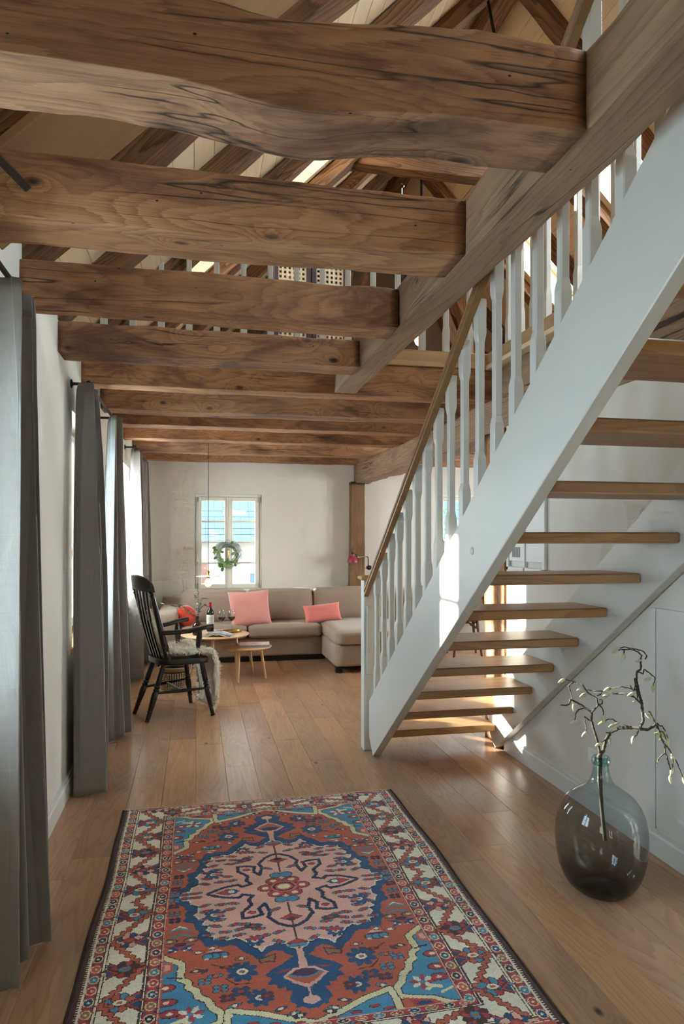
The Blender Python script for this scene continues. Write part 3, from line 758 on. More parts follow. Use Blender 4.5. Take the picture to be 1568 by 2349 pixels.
# ================================================================== rug: knotted pile, one face per knot, coloured by a woven pattern
PAL = ['be5f48','182c4e','1f4f7c','4590b6','e6e1d0','e2b0a3','4b302b','9a7254','dcd8b0','b23f45','4e3352','c8675c']
RED, NAVY, DBLUE, BLUE, CREAM, PINK, BROWN, TAN, YEL, CRIM, PLUM, ROSE = range(12)
HW, HL, CS = 70.8, 93.5, 0.36                            # half width, half length, knot size (cm)
NA, NB = int(HW/CS), int(HL/CS)
RA, RB = np.meshgrid((np.arange(NA)+0.5)*CS, (np.arange(NB)+0.5)*CS, indexing='ij')
RG = np.full((NA, NB), RED, dtype=np.int8)
def _in(pts, A, B):
    r = np.zeros(A.shape, bool); n = len(pts)
    for i in range(n):
        x0, y0 = pts[i]; x1, y1 = pts[(i+1) % n]
        if y0 == y1: continue
        c = (y0 > B) != (y1 > B)
        r ^= c & (A < (x1-x0)*(B-y0)/(y1-y0)+x0)
    return r
def _box(pts, pad=0):
    xs = [p[0] for p in pts]; ys = [p[1] for p in pts]
    i0 = max(0, int((min(xs)-pad)/CS)-1); i1 = min(NA, int((max(xs)+pad)/CS)+2); j0 = max(0, int((min(ys)-pad)/CS)-1); j1 = min(NB, int((max(ys)+pad)/CS)+2)
    return slice(i0, max(i0, i1)), slice(j0, max(j0, j1))
def poly(pts, c):
    s = _box(pts)
    if RG[s].size: RG[s][_in(pts, RA[s], RB[s])] = c
def line(pts, w, c, closed=False):
    if closed: pts = pts+[pts[0]]
    s = _box(pts, w); A, B = RA[s], RB[s]
    if not A.size: return
    m = np.zeros(A.shape, bool)
    for (x0, y0), (x1, y1) in zip(pts[:-1], pts[1:]):
        dx, dy = x1-x0, y1-y0; L2 = dx*dx+dy*dy or 1e-9
        t_ = np.clip(((A-x0)*dx+(B-y0)*dy)/L2, 0, 1); m |= (A-x0-t_*dx)**2+(B-y0-t_*dy)**2 < (w/2)**2
    RG[s][m] = c
def ell(x, y, rx, ry, c, rot=0):
    n = 16; cr, sr = math.cos(rot), math.sin(rot)
    poly([(x+rx*math.cos(k*2*math.pi/n)*cr-ry*math.sin(k*2*math.pi/n)*sr, y+rx*math.cos(k*2*math.pi/n)*sr+ry*math.sin(k*2*math.pi/n)*cr) for k in range(n)], c)
def dia(x, y, rx, ry, c): poly([(x-rx,y),(x,y-ry),(x+rx,y),(x,y+ry)], c)
def jag(pts, step=1.6, amp=0.8):
    """serrated version of a polyline"""
    out = []; s = 1
    for (x0, y0), (x1, y1) in zip(pts[:-1], pts[1:]):
        L = math.hypot(x1-x0, y1-y0); n = max(1, round(L/step)); nx, ny = -(y1-y0)/(L or 1), (x1-x0)/(L or 1)
        for k in range(n):
            t_ = k/n; out.append((x0+(x1-x0)*t_+nx*amp*s, y0+(y1-y0)*t_+ny*amp*s)); s = -s
    return out+[pts[-1]]
# --- motifs
def eyelet(x, y, c=CRIM, l=BLUE, r=1.0, rot=0):           # bud between two leaves
    ell(x, y, 3.0*r, 1.25*r, BROWN, rot); ell(x, y, 2.6*r, 0.95*r, l, rot); ell(x, y, 1.35*r, 1.15*r, BROWN, rot); ell(x, y, 1.1*r, 0.9*r, c, rot)
def rosette8(x, y, r=4.6, c=DBLUE):
    for k in range(8):
        w = k*math.pi/4+0.39; ell(x+r*0.62*math.cos(w), y+r*0.62*math.sin(w), r*0.42, r*0.25, c, w)
    ell(x, y, r*0.55, r*0.55, c); ell(x, y, r*0.42, r*0.36, BROWN); ell(x, y, r*0.36, r*0.30, CREAM); ell(x, y, r*0.17, r*0.15, CRIM); ell(x, y, r*0.08, r*0.08, BLUE)
def lotus(x, y, r=4.0, c=BLUE, u=1):
    for dx in (-1, 0, 1):
        ell(x+dx*r*0.6, y-u*abs(dx)*r*0.05, r*0.45, r*0.42, BROWN); ell(x+dx*r*0.6, y-u*abs(dx)*r*0.05, r*0.36, r*0.33, c)
    poly([(x-r*0.9,y-u*r*0.3),(x+r*0.9,y-u*r*0.3),(x,y-u*r*0.85)], PLUM); poly([(x-r*0.7,y-u*r*0.55),(x+r*0.7,y-u*r*0.55),(x,y-u*r*1.15)], PINK)
    for dx in (-1, 1): ell(x+dx*r*0.72, y+u*r*0.25, r*0.16, r*0.14, CREAM)
def crab(x, y, u=1, r=4.2):
    for dx in (-1, 1):
        poly([(x,y+u*r*0.3),(x+dx*r*1.0,y+u*r*0.75),(x+dx*r*0.75,y+u*r*0.1),(x+dx*r*1.15,y-u*r*0.25),(x+dx*r*0.4,y-u*r*0.15)], DBLUE)
        ell(x+dx*r*0.7, y+u*r*0.25, r*0.12, r*0.12, CREAM); ell(x+dx*r*0.35, y+u*r*0.45, r*0.1, r*0.1, CREAM)
    ell(x, y-u*r*0.1, r*0.4, r*0.28, CRIM); ell(x, y-u*r*0.35, r*0.5, r*0.28, PLUM)
def florets(x, y, c=NAVY, r=1.6):
    for k in range(4):
        w = k*math.pi/2+0.78; ell(x+r*math.cos(w), y+r*0.75*math.sin(w), r*0.75, r*0.6, BROWN); ell(x+r*math.cos(w), y+r*0.75*math.sin(w), r*0.58, r*0.44, c)
    ell(x, y, r*0.5, r*0.42, CRIM)
def spike(x, y, u=1, r=3.0):                             # stepped bird-foot between field and border
    poly([(x-r,y+u*r*0.5),(x-r*0.2,y-u*r*0.1),(x+r*0.2,y-u*r*0.1),(x+r,y+u*r*0.5),(x+r*0.9,y+u*r*0.1),(x,y-u*r*0.65),(x-r*0.9,y+u*r*0.1)], CREAM)
    line([(x-r,y+u*r*0.35),(x,y-u*r*0.25),(x+r,y+u*r*0.35)], 0.9, BLUE); ell(x, y+u*r*0.35, r*0.35, r*0.28, TAN)
# --- spandrel corners (blue) with a stepped cream edge
sp = [(46.5,36.5),(38.6,42.6),(38.8,50.5),(36.6,52.2),(36.3,55.2),(34.0,56.9),(33.4,59.8),(30.4,62.5),(29.2,65.8),(26.6,68.6),(26.6,72.3),(29.8,73.6),(36.5,75.2),(40.5,77.8),(46.5,80)]
poly(sp+[(48,80),(48,36)], BLUE); line(sp, 2.9, BROWN); line(sp, 2.2, YEL)
poly([(27.5,73.2),(36.5,75.6),(40,79),(26,79)], RED); poly([(29,74.5),(35,75.8),(37,78),(30,78)], CRIM); ell(33, 76.6, 2.4, 0.9, DBLUE)
sp2 = [(0,78.2),(7.5,75.2),(15.9,71.0),(24.6,68.2),(25.2,73.7),(25.3,79)]
poly([(0,80)]+sp2, BLUE); line(sp2, 2.7, BROWN); line(sp2, 2.0, YEL)
for p in ((42.6,60.8),(41.4,66),(43.2,54)): ell(p[0], p[1], 3.4, 1.9, BROWN); ell(p[0], p[1], 2.9, 1.5, CRIM); ell(p[0], p[1], 1.0, 0.7, CREAM)
for k in range(8):
    w = k*math.pi/4+0.2; ell(35.5+2.6*math.cos(w), 67.3+2.2*math.sin(w), 1.6, 0.8, (CRIM, CREAM)[k % 2], w)
poly([(41.5,41),(45,41),(45,47.5),(41,46)], ROSE); poly([(42,42.5),(44,42),(44.2,45.5),(42,45)], PINK)
line([(38.5,50),(43,49)], 0.7, NAVY); line([(36,71),(38,69.5),(40.5,70.5)], 1.4, YEL); line([(40,73),(45,71)], 1.0, YEL)
for p in ((5,77.6),(12,76.4),(18,74.8),(22,76.6)): ell(p[0], p[1], 1.9, 0.8, BROWN); ell(p[0], p[1], 1.6, 0.6, CRIM)
# --- medallion
med = [(0,46.0),(1.9,45.0),(3.4,42.4),(6.2,40.0),(10.0,40.0),(13.1,43.4),(15.0,42.0),(16.4,39.4),(18.7,37.8),(19.5,34.6),(25.0,33.8),(29.3,33.0),(31.2,30.0),(31.9,26.4),(31.2,24.0),(33.2,22.6),(32.8,19.6),(36.4,17.0),(36.2,13.2),(34.8,10.8),(36.2,8.6),(39.5,4.4),(43.3,1.2),(43.3,0)]
pend = [(0,44),(1.9,45.2),(4.5,47.6),(7.8,50.1),(10.5,51.6),(12.6,54.1),(10.7,56.0),(12.4,58.8),(9.2,59.4),(9.2,61.2),(7.0,61.0),(7.0,63.2),(5.0,62.8),(5.8,65.0),(6.8,68.0),(5.2,69.0),(5.0,71.0),(3.0,70.6),(1.5,72.3),(0,71.8)]
poly([(-2,44)]+pend+[(-2,72)], DBLUE)
poly([(4,52),(10,53.2),(6,53.8)], CRIM)
poly([(-1,51.5),(0,51.8),(3.4,52.3),(7.4,56.0),(4.0,59.8),(0,62.8),(-1,62.8)], PINK); poly([(-1,53),(2.6,53.4),(6.0,56.0),(3.2,58.8),(0,61.0),(-1,61)], RED)
poly([(-1,52.6),(3,53.5),(5,55.4),(2.4,56.6),(-1,57.4)], PLUM); line([(-1,57.6),(2.6,56.8),(5.2,55.4)], 0.7, BLUE); line([(0,61),(0,66.5)], 0.7, PINK); ell(0, 68.2, 2.6, 1.9, PINK)
full = med+[(-2,-2),(-2,46)]
poly(full, NAVY); mj = jag(med, 2.4, 0.55); line(mj, 3.1, DBLUE)
mi = [(x_*0.945-0.3 if x_ > 1 else x_, y_*0.945-0.3) for x_, y_ in med]
mi = jag(mi, 2.2, 0.6); poly(mi+[(-2,-2),(-2,43)], PINK); line(mi, 0.55, CREAM)
poly([(-1,40),(1.0,42.5),(1.4,52.4),(-1,52.4)], PINK)
# --- inner navy contour
inn = [(0,28.6),(2.2,27.8),(5.4,25.4),(8.2,20.8),(7.2,17.4),(8.6,11.2),(11.0,14.4),(10.2,18.6),(13,19.6),(17.4,19.8),(17.2,15.6),(13.6,11.2),(14.4,7.4),(12.6,4.6),(16.4,3.0),(18.0,5.0),(23.6,3.8),(29.6,0.6)]
line(inn, 1.5, NAVY); line([(29.6,0.6),(29.9,-1)], 1.5, NAVY)
ell(13.8, 16.6, 1.7, 1.1, BROWN); ell(13.8, 16.6, 1.3, 0.8, CRIM)
dia(22, 0, 5.0, 2.6, BROWN); dia(22, 0, 4.4, 2.2, CRIM); ell(20.2, 0, 2.2, 2.0, DBLUE); ell(20.6, 0, 1.3, 1.2, CREAM)
# --- central rosette
for w in (0.42, 1.0, 0.0):
    pass
for k in range(6):
    w = k*math.pi/3; ell(7.0*math.cos(w), 5.6*math.sin(w), 3.6, 2.8, BROWN)
for k in range(6):
    w = k*math.pi/3; ell(7.0*math.cos(w), 5.6*math.sin(w), 3.2, 2.4, CRIM)
for k in range(6):
    w = k*math.pi/3; ell(7.4*math.cos(w), 5.9*math.sin(w), 1.4, 1.1, YEL)
for sx in (2.2,): ell(sx, 9.6, 2.6, 2.4, BROWN); ell(sx, 9.6, 2.2, 2.0, BLUE)
ell(0, 0, 5.2, 4.4, ROSE); ell(0, 0, 4.3, 3.6, NAVY); ell(0, 0, 3.5, 2.8, RED); ell(0, 0, 2.5, 2.0, YEL)
line([(0,12),(0,42)], 0.6, BROWN); dia(0, 22.6, 4.4, 2.6, BROWN); dia(0, 22.6, 3.7, 2.1, CRIM); dia(0, 23.4, 2.2, 1.2, PLUM)
dia(0, 38.6, 4.2, 2.6, BROWN); dia(0, 38.2, 3.4, 1.8, CRIM); ell(1.6, 40, 1.6, 1.0, BLUE)
for (x_, y_, rot) in ((5.6,31,0.3),(6.2,36.6,-0.5),(10.6,32.2,0.2),(19.3,30,0.2),(25.2,30.9,0),(12.2,27.6,0),(20.4,23.2,0.2),(27.2,22.8,-0.3),(24,27.2,0),(31,8.2,0.3),(24.8,8.6,0),(30.2,12.2,0.2),(20.2,8.8,-0.2),(25.8,19.2,0.1),(34.4,1.6,0),(38.6,1.4,0),(18.6,26.4,0.3),(30,27.6,0.1),(21.8,12.6,0.2),(30.6,17.2,0.3),(5.2,16.2,0.4),(17.2,23.6,0)): eyelet(x_, y_, CRIM, BLUE, 0.85, rot)
rosette8(14.2, 34.6, 3.4); rosette8(27.4, 15.4, 4.0)
ell(14.2, 33.2, 2.4, 1.2, CRIM); ell(25.6, 15.4, 1.5, 1.1, ROSE)
eyelet(14.2, 25.4, DBLUE, DBLUE, 1.2, 0.0); ell(14.2, 25.4, 1.3, 0.8, CRIM)
# --- red ground around the medallion
rosette8(19.6, 50.6, 5.2); lotus(27.6, 40.6, 4.2, BLUE, 1); crab(39.2, 33.2, 1, 4.4); rosette8(15.0, 64.2, 4.2, DBLUE)
for (x_, y_) in ((19.4,43.6),(33.4,37.4),(28.6,36.0)): eyelet(x_, y_, CREAM, ROSE, 0.8)
florets(20.5, 60.2, DBLUE, 2.0); florets(12.9, 63.8, PLUM, 1.4); florets(26.6, 57.6, BLUE, 1.7); florets(31.4, 53.2, BLUE, 1.5); florets(24.6, 62.4, PLUM, 1.6)
poly([(8,43.2),(14.2,45.2),(13.6,47.8),(10.6,47.2),(8.8,48)], BROWN); poly([(8.6,43.9),(13.6,45.6),(13.1,47.3),(10.6,46.6),(9.2,47.4)], TAN)
for (x_, y_, c_) in ((42.4,6.4,PLUM),(41.8,11.6,BLUE),(41.5,16.2,NAVY),(42.4,2.0,BLUE)): florets(x_, y_, c_, 1.5)
spike(39.6, 22.4, 1, 3.6); line([(35.5,27),(39,25.8),(42.5,27)], 1.0, BLUE)
for (x_, y_) in ((35.6,29.5),(42.6,29.3)): ell(x_, y_, 2.6, 1.5, BROWN); ell(x_, y_, 2.1, 1.1, TAN); ell(x_, y_, 0.8, 0.6, CREAM)
for (x_, y_, c_) in ((4.4,74.4,NAVY),(9.6,70.4,DBLUE),(6.2,73.2,BLUE),(22.6,66.2,BLUE)): eyelet(x_, y_, CREAM, c_, 0.75, 0.3)
for k in range(5): ell(30.5+k*0.4, 47.5+k*0.2, 0.4, 0.9, PLUM)
line([(20,46),(24,48),(29,45)], 0.5, BROWN); line([(17,57),(22,56.5),(25,53)], 0.5, BROWN); eyelet(34, 47.4, CREAM, PLUM, 0.7); eyelet(28, 51, ROSE, BLUE, 0.9); eyelet(24.5, 47.2, CRIM, BROWN, 0.7)
# --- borders: inner guard, main serrated border, outer guard
EI = 0.60                                                # the end borders are narrower than the side borders
def inside(lo, hi):                                       # band between two nested rectangles, lo/hi = inset from the outer edge
    return (np.minimum(HW-RA, (HL-RB)/EI) >= lo) & (np.minimum(HW-RA, (HL-RB)/EI) < hi)
RG[inside(0, 26.4)] = RED
def band(lo, hi, c): RG[inside(lo, hi)] = c
band(25.4, 26.3, BROWN); band(25.7, 26.1, PINK)
band(22.0, 25.4, CRIM); band(21.5, 22.0, BROWN); band(21.0, 21.5, CREAM); band(20.5, 21.0, BROWN)
band(8.6, 20.5, CREAM); band(8.1, 8.6, BROWN); band(7.6, 8.1, CREAM); band(7.2, 7.6, BROWN); band(3.8, 7.2, CRIM); band(3.2, 3.8, CREAM); band(0, 3.2, BROWN)
gc = [NAVY, ROSE, BLUE, CRIM, DBLUE, TAN]
def guard(off, w):
    k = 0; b = 2.0
    while b < HL-off*EI-2:                                     # along the long side
        x_ = HW-off-w/2; ell(x_, b, w*0.5, 2.0, YEL); ell(x_, b, w*0.38, 1.6, gc[k % 6]); ell(x_, b, 0.5, 0.5, YEL); poly([(x_-w/2,b+2.2),(x_-w/2+1,b+2.7),(x_-w/2,b+3.2)], DBLUE); poly([(x_+w/2,b+2.2),(x_+w/2-1,b+2.7),(x_+w/2,b+3.2)], DBLUE); b += 5.4; k += 1
    a = 2.0
    while a < HW-off-w:
        y_ = HL-(off+w/2)*EI; ell(a, y_, 2.0, w*0.5*EI, YEL); ell(a, y_, 1.6, w*0.38*EI, gc[(k+2) % 6]); ell(a, y_, 0.5, 0.35, YEL); a += 5.4; k += 1
guard(3.8, 3.4); guard(22.0, 3.4)
def mainborder(vert, u0, n, step):
    lo, hi = 8.8, 20.3
    for k in range(n):
        a0 = u0+k*step; a1 = a0+step; up = k % 2 == 0
        def P(t_, u): return (HW-t_, u) if vert else (u, HL-t_*EI)
        z0, z1 = (lo, hi) if up else (hi, lo)
        pts = [P(z0, a0), P(z1, a1)]
        line(jag(pts, 1.5, 0.7), 1.9, BROWN); line(jag(pts, 1.5, 0.7), 1.2, RED)
        for (za, uu, s) in ((z0, a1-1.6, -1), (z1, a0+1.6, 1)):  # triangles at the border edges
            d = 1 if za == lo else -1
            poly([P(za, uu-3.2), P(za+d*4.6, uu), P(za, uu+3.2)], BROWN); poly([P(za, uu-2.6), P(za+d*3.8, uu), P(za, uu+2.6)], CRIM); poly([P(za, uu-1.7), P(za+d*2.6, uu), P(za, uu+1.7)], DBLUE)
        # flower in the middle of the next white lozenge
        cu = a1; cz = (lo+hi)/2; pal = ((CRIM, BLUE, CREAM), (DBLUE, PINK, CRIM), (CRIM, BROWN, BLUE), (BLUE, RED, CREAM))[k % 4]
        for m in range(8):
            w = m*math.pi/4+0.39; x_, y_ = P(cz+3.3*math.cos(w), cu+2.7*math.sin(w)); ell(x_, y_, 2.1, 1.45, BROWN, w if vert else w+1.57)
            ell(x_, y_, 1.8, 1.15, pal[m % 2], w if vert else w+1.57)
        x_, y_ = P(cz, cu); ell(x_, y_, 2.3 if vert else 1.6, 1.6 if vert else 2.3, BROWN); ell(x_, y_, 2.0 if vert else 1.3, 1.3 if vert else 2.0, pal[2]); ell(x_, y_, 0.9, 0.7, RED)
        for d in (-1, 1):
            x_, y_ = P(cz+d*5.2, cu); ell(x_, y_, 1.9 if vert else 0.9, 0.9 if vert else 1.9, BROWN); ell(x_, y_, 1.7 if vert else 0.7, 0.7 if vert else 1.7, pal[1])
mainborder(True, -7.0, 6, 16.2); mainborder(False, -8.0, 3, 18.0)
# side selvedge: dark brown with white lacing
m_ = RA > HW-3.2; RG[m_] = BROWN
for k in range(0, NB, 3): RG[-int(3.6/CS):-int(2.2/CS), k] = CREAM
RG[(RB > HL-1.9) & (RA < HW-3.2)] = RED; RG[(RB > HL-0.8) & (RA < HW-1)] = CREAM

Q = RG
HALF = np.concatenate([Q[::-1], Q], 0); FULL = np.concatenate([HALF[:, ::-1], HALF], 1)
# hand-knotted wobble: neighbouring knots sometimes swap
rngn = np.random.default_rng(5); sw = rngn.random(FULL.shape) < 0.10; sh = np.roll(FULL, 1, 0); FULL = np.where(sw, sh, FULL)
NX, NY = FULL.shape
gx = (np.arange(NX+1)-NX/2)*CS/100; gy = (np.arange(NY+1)-NY/2)*CS/100
GX, GY = np.meshgrid(gx, gy, indexing='ij')
wob = 0.006*np.sin(GY*3.1+0.4)+0.003*np.sin(GY*9.0)
edge = np.clip(np.minimum(np.minimum(GX-gx[0], gx[-1]-GX), np.minimum(GY-gy[0], gy[-1]-GY))/0.012, 0, 1)
GZ = 0.002+0.007*np.sqrt(edge)+rngn.normal(0, 0.0004, GX.shape)
co = np.stack([GX+wob*np.abs(GX)/0.7, GY, GZ], -1).reshape(-1, 3)
ii, jj = np.meshgrid(np.arange(NX), np.arange(NY), indexing='ij'); a_ = (ii*(NY+1)+jj).ravel()
quads = np.stack([a_, a_+NY+1, a_+NY+2, a_+1], -1)
rm = bpy.data.meshes.new('pile'); rm.vertices.add(len(co)); rm.vertices.foreach_set('co', co.ravel())
rm.loops.add(quads.size); rm.loops.foreach_set('vertex_index', quads.ravel()); rm.polygons.add(len(quads)); rm.polygons.foreach_set('loop_start', np.arange(0, quads.size, 4))
rm.update(calc_edges=True)
pal = np.array([lin(c)[:3] for c in PAL])
fc = pal[FULL.ravel()]*(1+rngn.normal(0, 0.07, (FULL.size, 1)))
abr = np.repeat(1+0.06*np.sin(np.arange(NY)*0.13)+rngn.normal(0, 0.02, NY), 1)
fc = np.clip(fc*np.tile(abr, NX)[:, None], 0, 1)
at = rm.attributes.new('knot', 'FLOAT_COLOR', 'FACE'); at.data.foreach_set('color', np.concatenate([fc, np.ones((len(fc), 1))], 1).astype(np.float32).ravel())
t = NT('wool_knots'); an = t.n('Attribute', attribute_name='knot'); v = t.coord('Object', False)
MAT['wool'] = t.pbr(an.outputs['Color'], 0.95, 0, t.bump(t.noise(v, 420, 2, 0.6), 0.5, 0.004), 0.1, **{'Sheen Weight': 0.25, 'Sheen Roughness': 0.5})
rm.materials.append(MAT['wool'])
rug = thing('oriental_rug', 'red and blue hand-knotted oriental rug with a pink star medallion', 'rug', (0.339, 2.715, 0.0))
ro = bpy.data.objects.new('pile', rm); COL.objects.link(ro); ro.parent = rug
fr = MB(); rr = random.Random(3)
for k in range(330):                                     # short warp fringe at the far end
    x_ = -0.69+1.38*k/329+rr.uniform(-0.002, 0.002); l = rr.uniform(0.006, 0.016); y_ = HL/100-0.004
    fr.tube([(x_, y_, 0.006), (x_+rr.uniform(-0.003,0.003), y_+l*0.5, 0.008), (x_+rr.uniform(-0.006,0.006), y_+l, 0.002)], 0.0011, 4)
fo = obj('fringe', fr, plain('wool_warp', 'd8d2c2', 0.95), rug); fo['kind'] = 'stuff'
for s in (-1, 1):
    n = 90; sv = MB(); ys_ = [-0.93+1.86*k/n for k in range(n+1)]
    sv.tube([(s*0.706+(0.006*math.sin(y_*3.1+0.4)+0.003*math.sin(y_*9.0))*1.01, y_, 0.0045) for y_ in ys_], 0.0055, 6)
    obj('selvedge', sv, plain('brown_overcast_edge', '3a2a22', 0.95, var=0.3, nscale=300), rug, smooth=True)
# ================================================================== demijohn vase and magnolia branch
VP = (1.575, 2.45, 0)
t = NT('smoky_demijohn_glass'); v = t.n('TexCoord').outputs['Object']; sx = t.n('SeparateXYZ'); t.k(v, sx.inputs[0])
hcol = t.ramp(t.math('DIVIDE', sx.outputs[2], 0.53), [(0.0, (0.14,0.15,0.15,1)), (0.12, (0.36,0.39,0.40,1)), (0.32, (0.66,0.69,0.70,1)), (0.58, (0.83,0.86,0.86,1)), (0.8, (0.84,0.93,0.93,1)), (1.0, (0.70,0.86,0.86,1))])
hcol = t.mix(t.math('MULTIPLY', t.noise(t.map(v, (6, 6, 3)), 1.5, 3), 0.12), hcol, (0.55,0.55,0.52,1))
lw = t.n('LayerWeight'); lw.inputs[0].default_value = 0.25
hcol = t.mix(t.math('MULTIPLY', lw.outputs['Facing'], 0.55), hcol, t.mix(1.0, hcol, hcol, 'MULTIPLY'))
tr = t.n('BsdfTransparent'); t.k(hcol, tr.inputs[0]); gl = t.n('BsdfGlossy'); gl.inputs['Roughness'].default_value = 0.04
mx = t.n('MixShader')
t.k(t.math('MULTIPLY', schlick(t), 0.9), mx.inputs[0]); t.k(tr.outputs[0], mx.inputs[1]); t.k(gl.outputs[0], mx.inputs[2]); t.k(mx.outputs[0], t.out.inputs[0])
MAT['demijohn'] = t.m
vz = thing('glass_demijohn', 'large smoky glass demijohn vase standing on the oak floor', 'vase', VP)
prof = [(0.0,0.004),(0.085,0.004),(0.108,0.010),(0.128,0.026),(0.146,0.055),(0.163,0.100),(0.173,0.155),(0.177,0.205),(0.174,0.255),(0.166,0.296),(0.150,0.335),(0.124,0.368),(0.090,0.393),(0.060,0.413),(0.043,0.432),(0.034,0.458),(0.029,0.492),(0.029,0.497)]
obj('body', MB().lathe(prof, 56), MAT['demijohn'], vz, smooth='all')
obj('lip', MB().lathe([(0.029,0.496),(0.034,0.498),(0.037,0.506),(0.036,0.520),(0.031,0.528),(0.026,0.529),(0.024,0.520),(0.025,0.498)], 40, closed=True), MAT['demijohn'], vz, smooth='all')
obj('punt', MB().lathe([(0.0,0.030),(0.05,0.024),(0.085,0.008),(0.10,0.004)], 40), plain('dark_bottle_base', '2a2a27', 0.2, var=0.1), vz, smooth='all')

MT = {'main': [(-4.2, 53.1), (-2.2, 55.0), (-0.1, 58.4), (2.6, 61.1), (4.7, 63.8), (6.7, 65.5), (8.4, 66.5), (9.1, 69.3), (10.3, 75.1), (12.8, 78.1), (14.5, 81.2), (15.2, 84.6), (16.4, 85.6), (16.1, 87.7), (15.4, 90.0)], 'left': [(-3.7, 53.1), (-4.4, 58.0), (-5.2, 61.4), (-6.2, 66.2), (-5.9, 69.6), (-8.3, 71.3), (-10.7, 72.7), (-14.1, 74.5), (-16.5, 73.9), (-18.8, 74.4), (-22.3, 75.4)], 'left2': [(-5.9, 69.6), (-4.2, 73.0), (-4.7, 75.7), (-7.3, 77.4), (-9.0, 80.3), (-11.4, 80.8), (-14.4, 81.5)], 'loop': [(-4.2, 73.0), (-2.7, 73.7), (-2.8, 75.4), (-3.9, 75.4)], 'l3': [(-4.2, 73.7), (-2.8, 72.0), (-2.0, 70.3), (-2.1, 68.6)], 'l4': [(-8.3, 70.8), (-10.7, 70.3), (-13.4, 69.9), (-16.0, 68.8)], 'l5': [(-6.9, 66.2), (-8.6, 67.9), (-8.8, 65.5), (-8.8, 63.5), (-10.2, 62.8)], 'l6': [(-11.4, 80.8), (-13.4, 78.8), (-12.5, 76.4), (-12.7, 73.7), (-13.2, 72.3)], 'r1': [(10.3, 75.1), (7.7, 77.1), (6.0, 78.5), (3.3, 79.5), (0.6, 78.5), (-2.8, 78.8), (-4.9, 78.8), (-7.6, 78.5)], 'r1b': [(7.7, 77.1), (9.4, 78.1), (10.8, 79.5), (7.4, 80.3), (6.0, 81.2), (2.3, 81.9), (-0.5, 80.3)], 'r1c': [(6.0, 81.2), (5.7, 82.4)], 'r1d': [(-4.9, 76.8), (-3.5, 77.4), (-2.8, 79.1)], 'r2': [(14.5, 81.2), (13.5, 82.2), (11.8, 80.2), (7.4, 80.3)], 'r2b': [(12.2, 80.2), (12.2, 77.8)], 'r3': [(15.2, 84.6), (17.4, 83.9), (17.3, 86.0), (19.0, 84.6), (20.7, 82.9), (21.0, 80.8), (21.2, 79.1)], 't1': [(15.4, 90.0), (15.2, 92.1), (13.9, 93.5), (12.2, 94.1), (10.1, 93.8), (8.4, 93.8), (5.7, 93.5)], 't2': [(16.4, 90.7), (16.2, 92.4), (14.9, 94.1), (13.2, 94.5), (10.1, 94.8), (7.7, 94.5)], 't3': [(10.1, 93.8), (9.8, 91.7)], 'b1': [(8.4, 66.0), (10.8, 66.2), (12.8, 66.9), (15.9, 66.7), (17.4, 64.8), (17.1, 62.8), (17.9, 60.1), (17.6, 57.3), (18.6, 54.6), (19.3, 51.9), (20.2, 49.8), (20.2, 47.5)], 'b2': [(15.9, 66.7), (16.9, 68.2), (15.9, 70.6), (14.5, 71.3)], 'b3': [(17.6, 64.8), (19.3, 65.9), (21.3, 64.2), (24.1, 63.1), (25.1, 61.4), (25.3, 58.4)], 'b4': [(17.4, 64.2), (20.0, 63.1), (22.0, 62.1), (22.2, 59.4)], 'b5': [(18.3, 60.1), (20.7, 57.7), (21.2, 55.3), (23.1, 53.3), (24.1, 50.2), (24.9, 46.8)], 'b6': [(17.6, 57.3), (16.2, 56.3), (15.7, 53.6)], 'b7': [(21.2, 55.0), (20.8, 53.3), (20.2, 50.5)], 'c1': [(8.4, 66.0), (8.6, 62.8), (8.4, 61.1)], 'c2': [(6.7, 65.7), (5.0, 65.9)], 'c3': [(3.3, 66.2), (1.9, 67.2), (0.2, 66.9), (-1.1, 66.0)], 'c4': [(-0.1, 58.5), (-2.2, 58.5), (-3.9, 57.9)], 'c5': [(1.3, 60.7), (0.1, 61.4)]}
BUDS = [(5.7, 93.6, 200), (7.4, 94.5, 195), (9.8, 91.6, 250), (15.4, 90.0, 200), (19.6, 82.2, 200), (21.2, 79.0, 270), (-15.3, 81.4, 200), (-8.8, 78.5, 190), (-8.1, 76.4, 200), (-0.8, 80.3, 200), (-1.0, 77.6, 200), (5.8, 79.7, 200), (7.9, 77.3, 200), (-16.3, 68.6, 205), (-13.2, 72.2, 265), (-2.1, 68.4, 270), (-10.3, 62.8, 225), (-1.1, 66.0, 205), (3.8, 65.8, 190), (2.8, 64.5, 200), (2.3, 60.1, 240), (2.8, 58.0, 265), (-3.7, 57.9, 205), (8.4, 61.1, 265), (14.5, 69.6, 150), (18.8, 63.1, 180), (18.8, 61.6, 200), (22.2, 59.4, 275), (24.2, 60.9, 250), (25.3, 58.4, 275), (15.8, 53.6, 265), (21.2, 55.5, 280), (20.2, 50.9, 265), (20.2, 47.5, 280), (24.8, 47.0, 290)]
OXM = 3.3
def mp(x_, z_):                                           # branch coordinates (cm) -> local metres; depth grows smoothly away from the stem, as the twigs fan out
    a = (x_+OXM)/100
    dep = 0.10*math.sin(x_*0.21+z_*0.13)*min(1, abs(x_+OXM)/9)
    return Vector((a*0.978+dep*0.208, -a*0.208+dep*0.978, z_/100))
bark = plain('lichen_bark', '5a5040', 0.9, var=0.35, nscale=260, bump=0.6, bscale=500)
mg = thing('magnolia_branch', 'budding magnolia branch standing in the glass demijohn', 'branch', VP)
rr = random.Random(9)
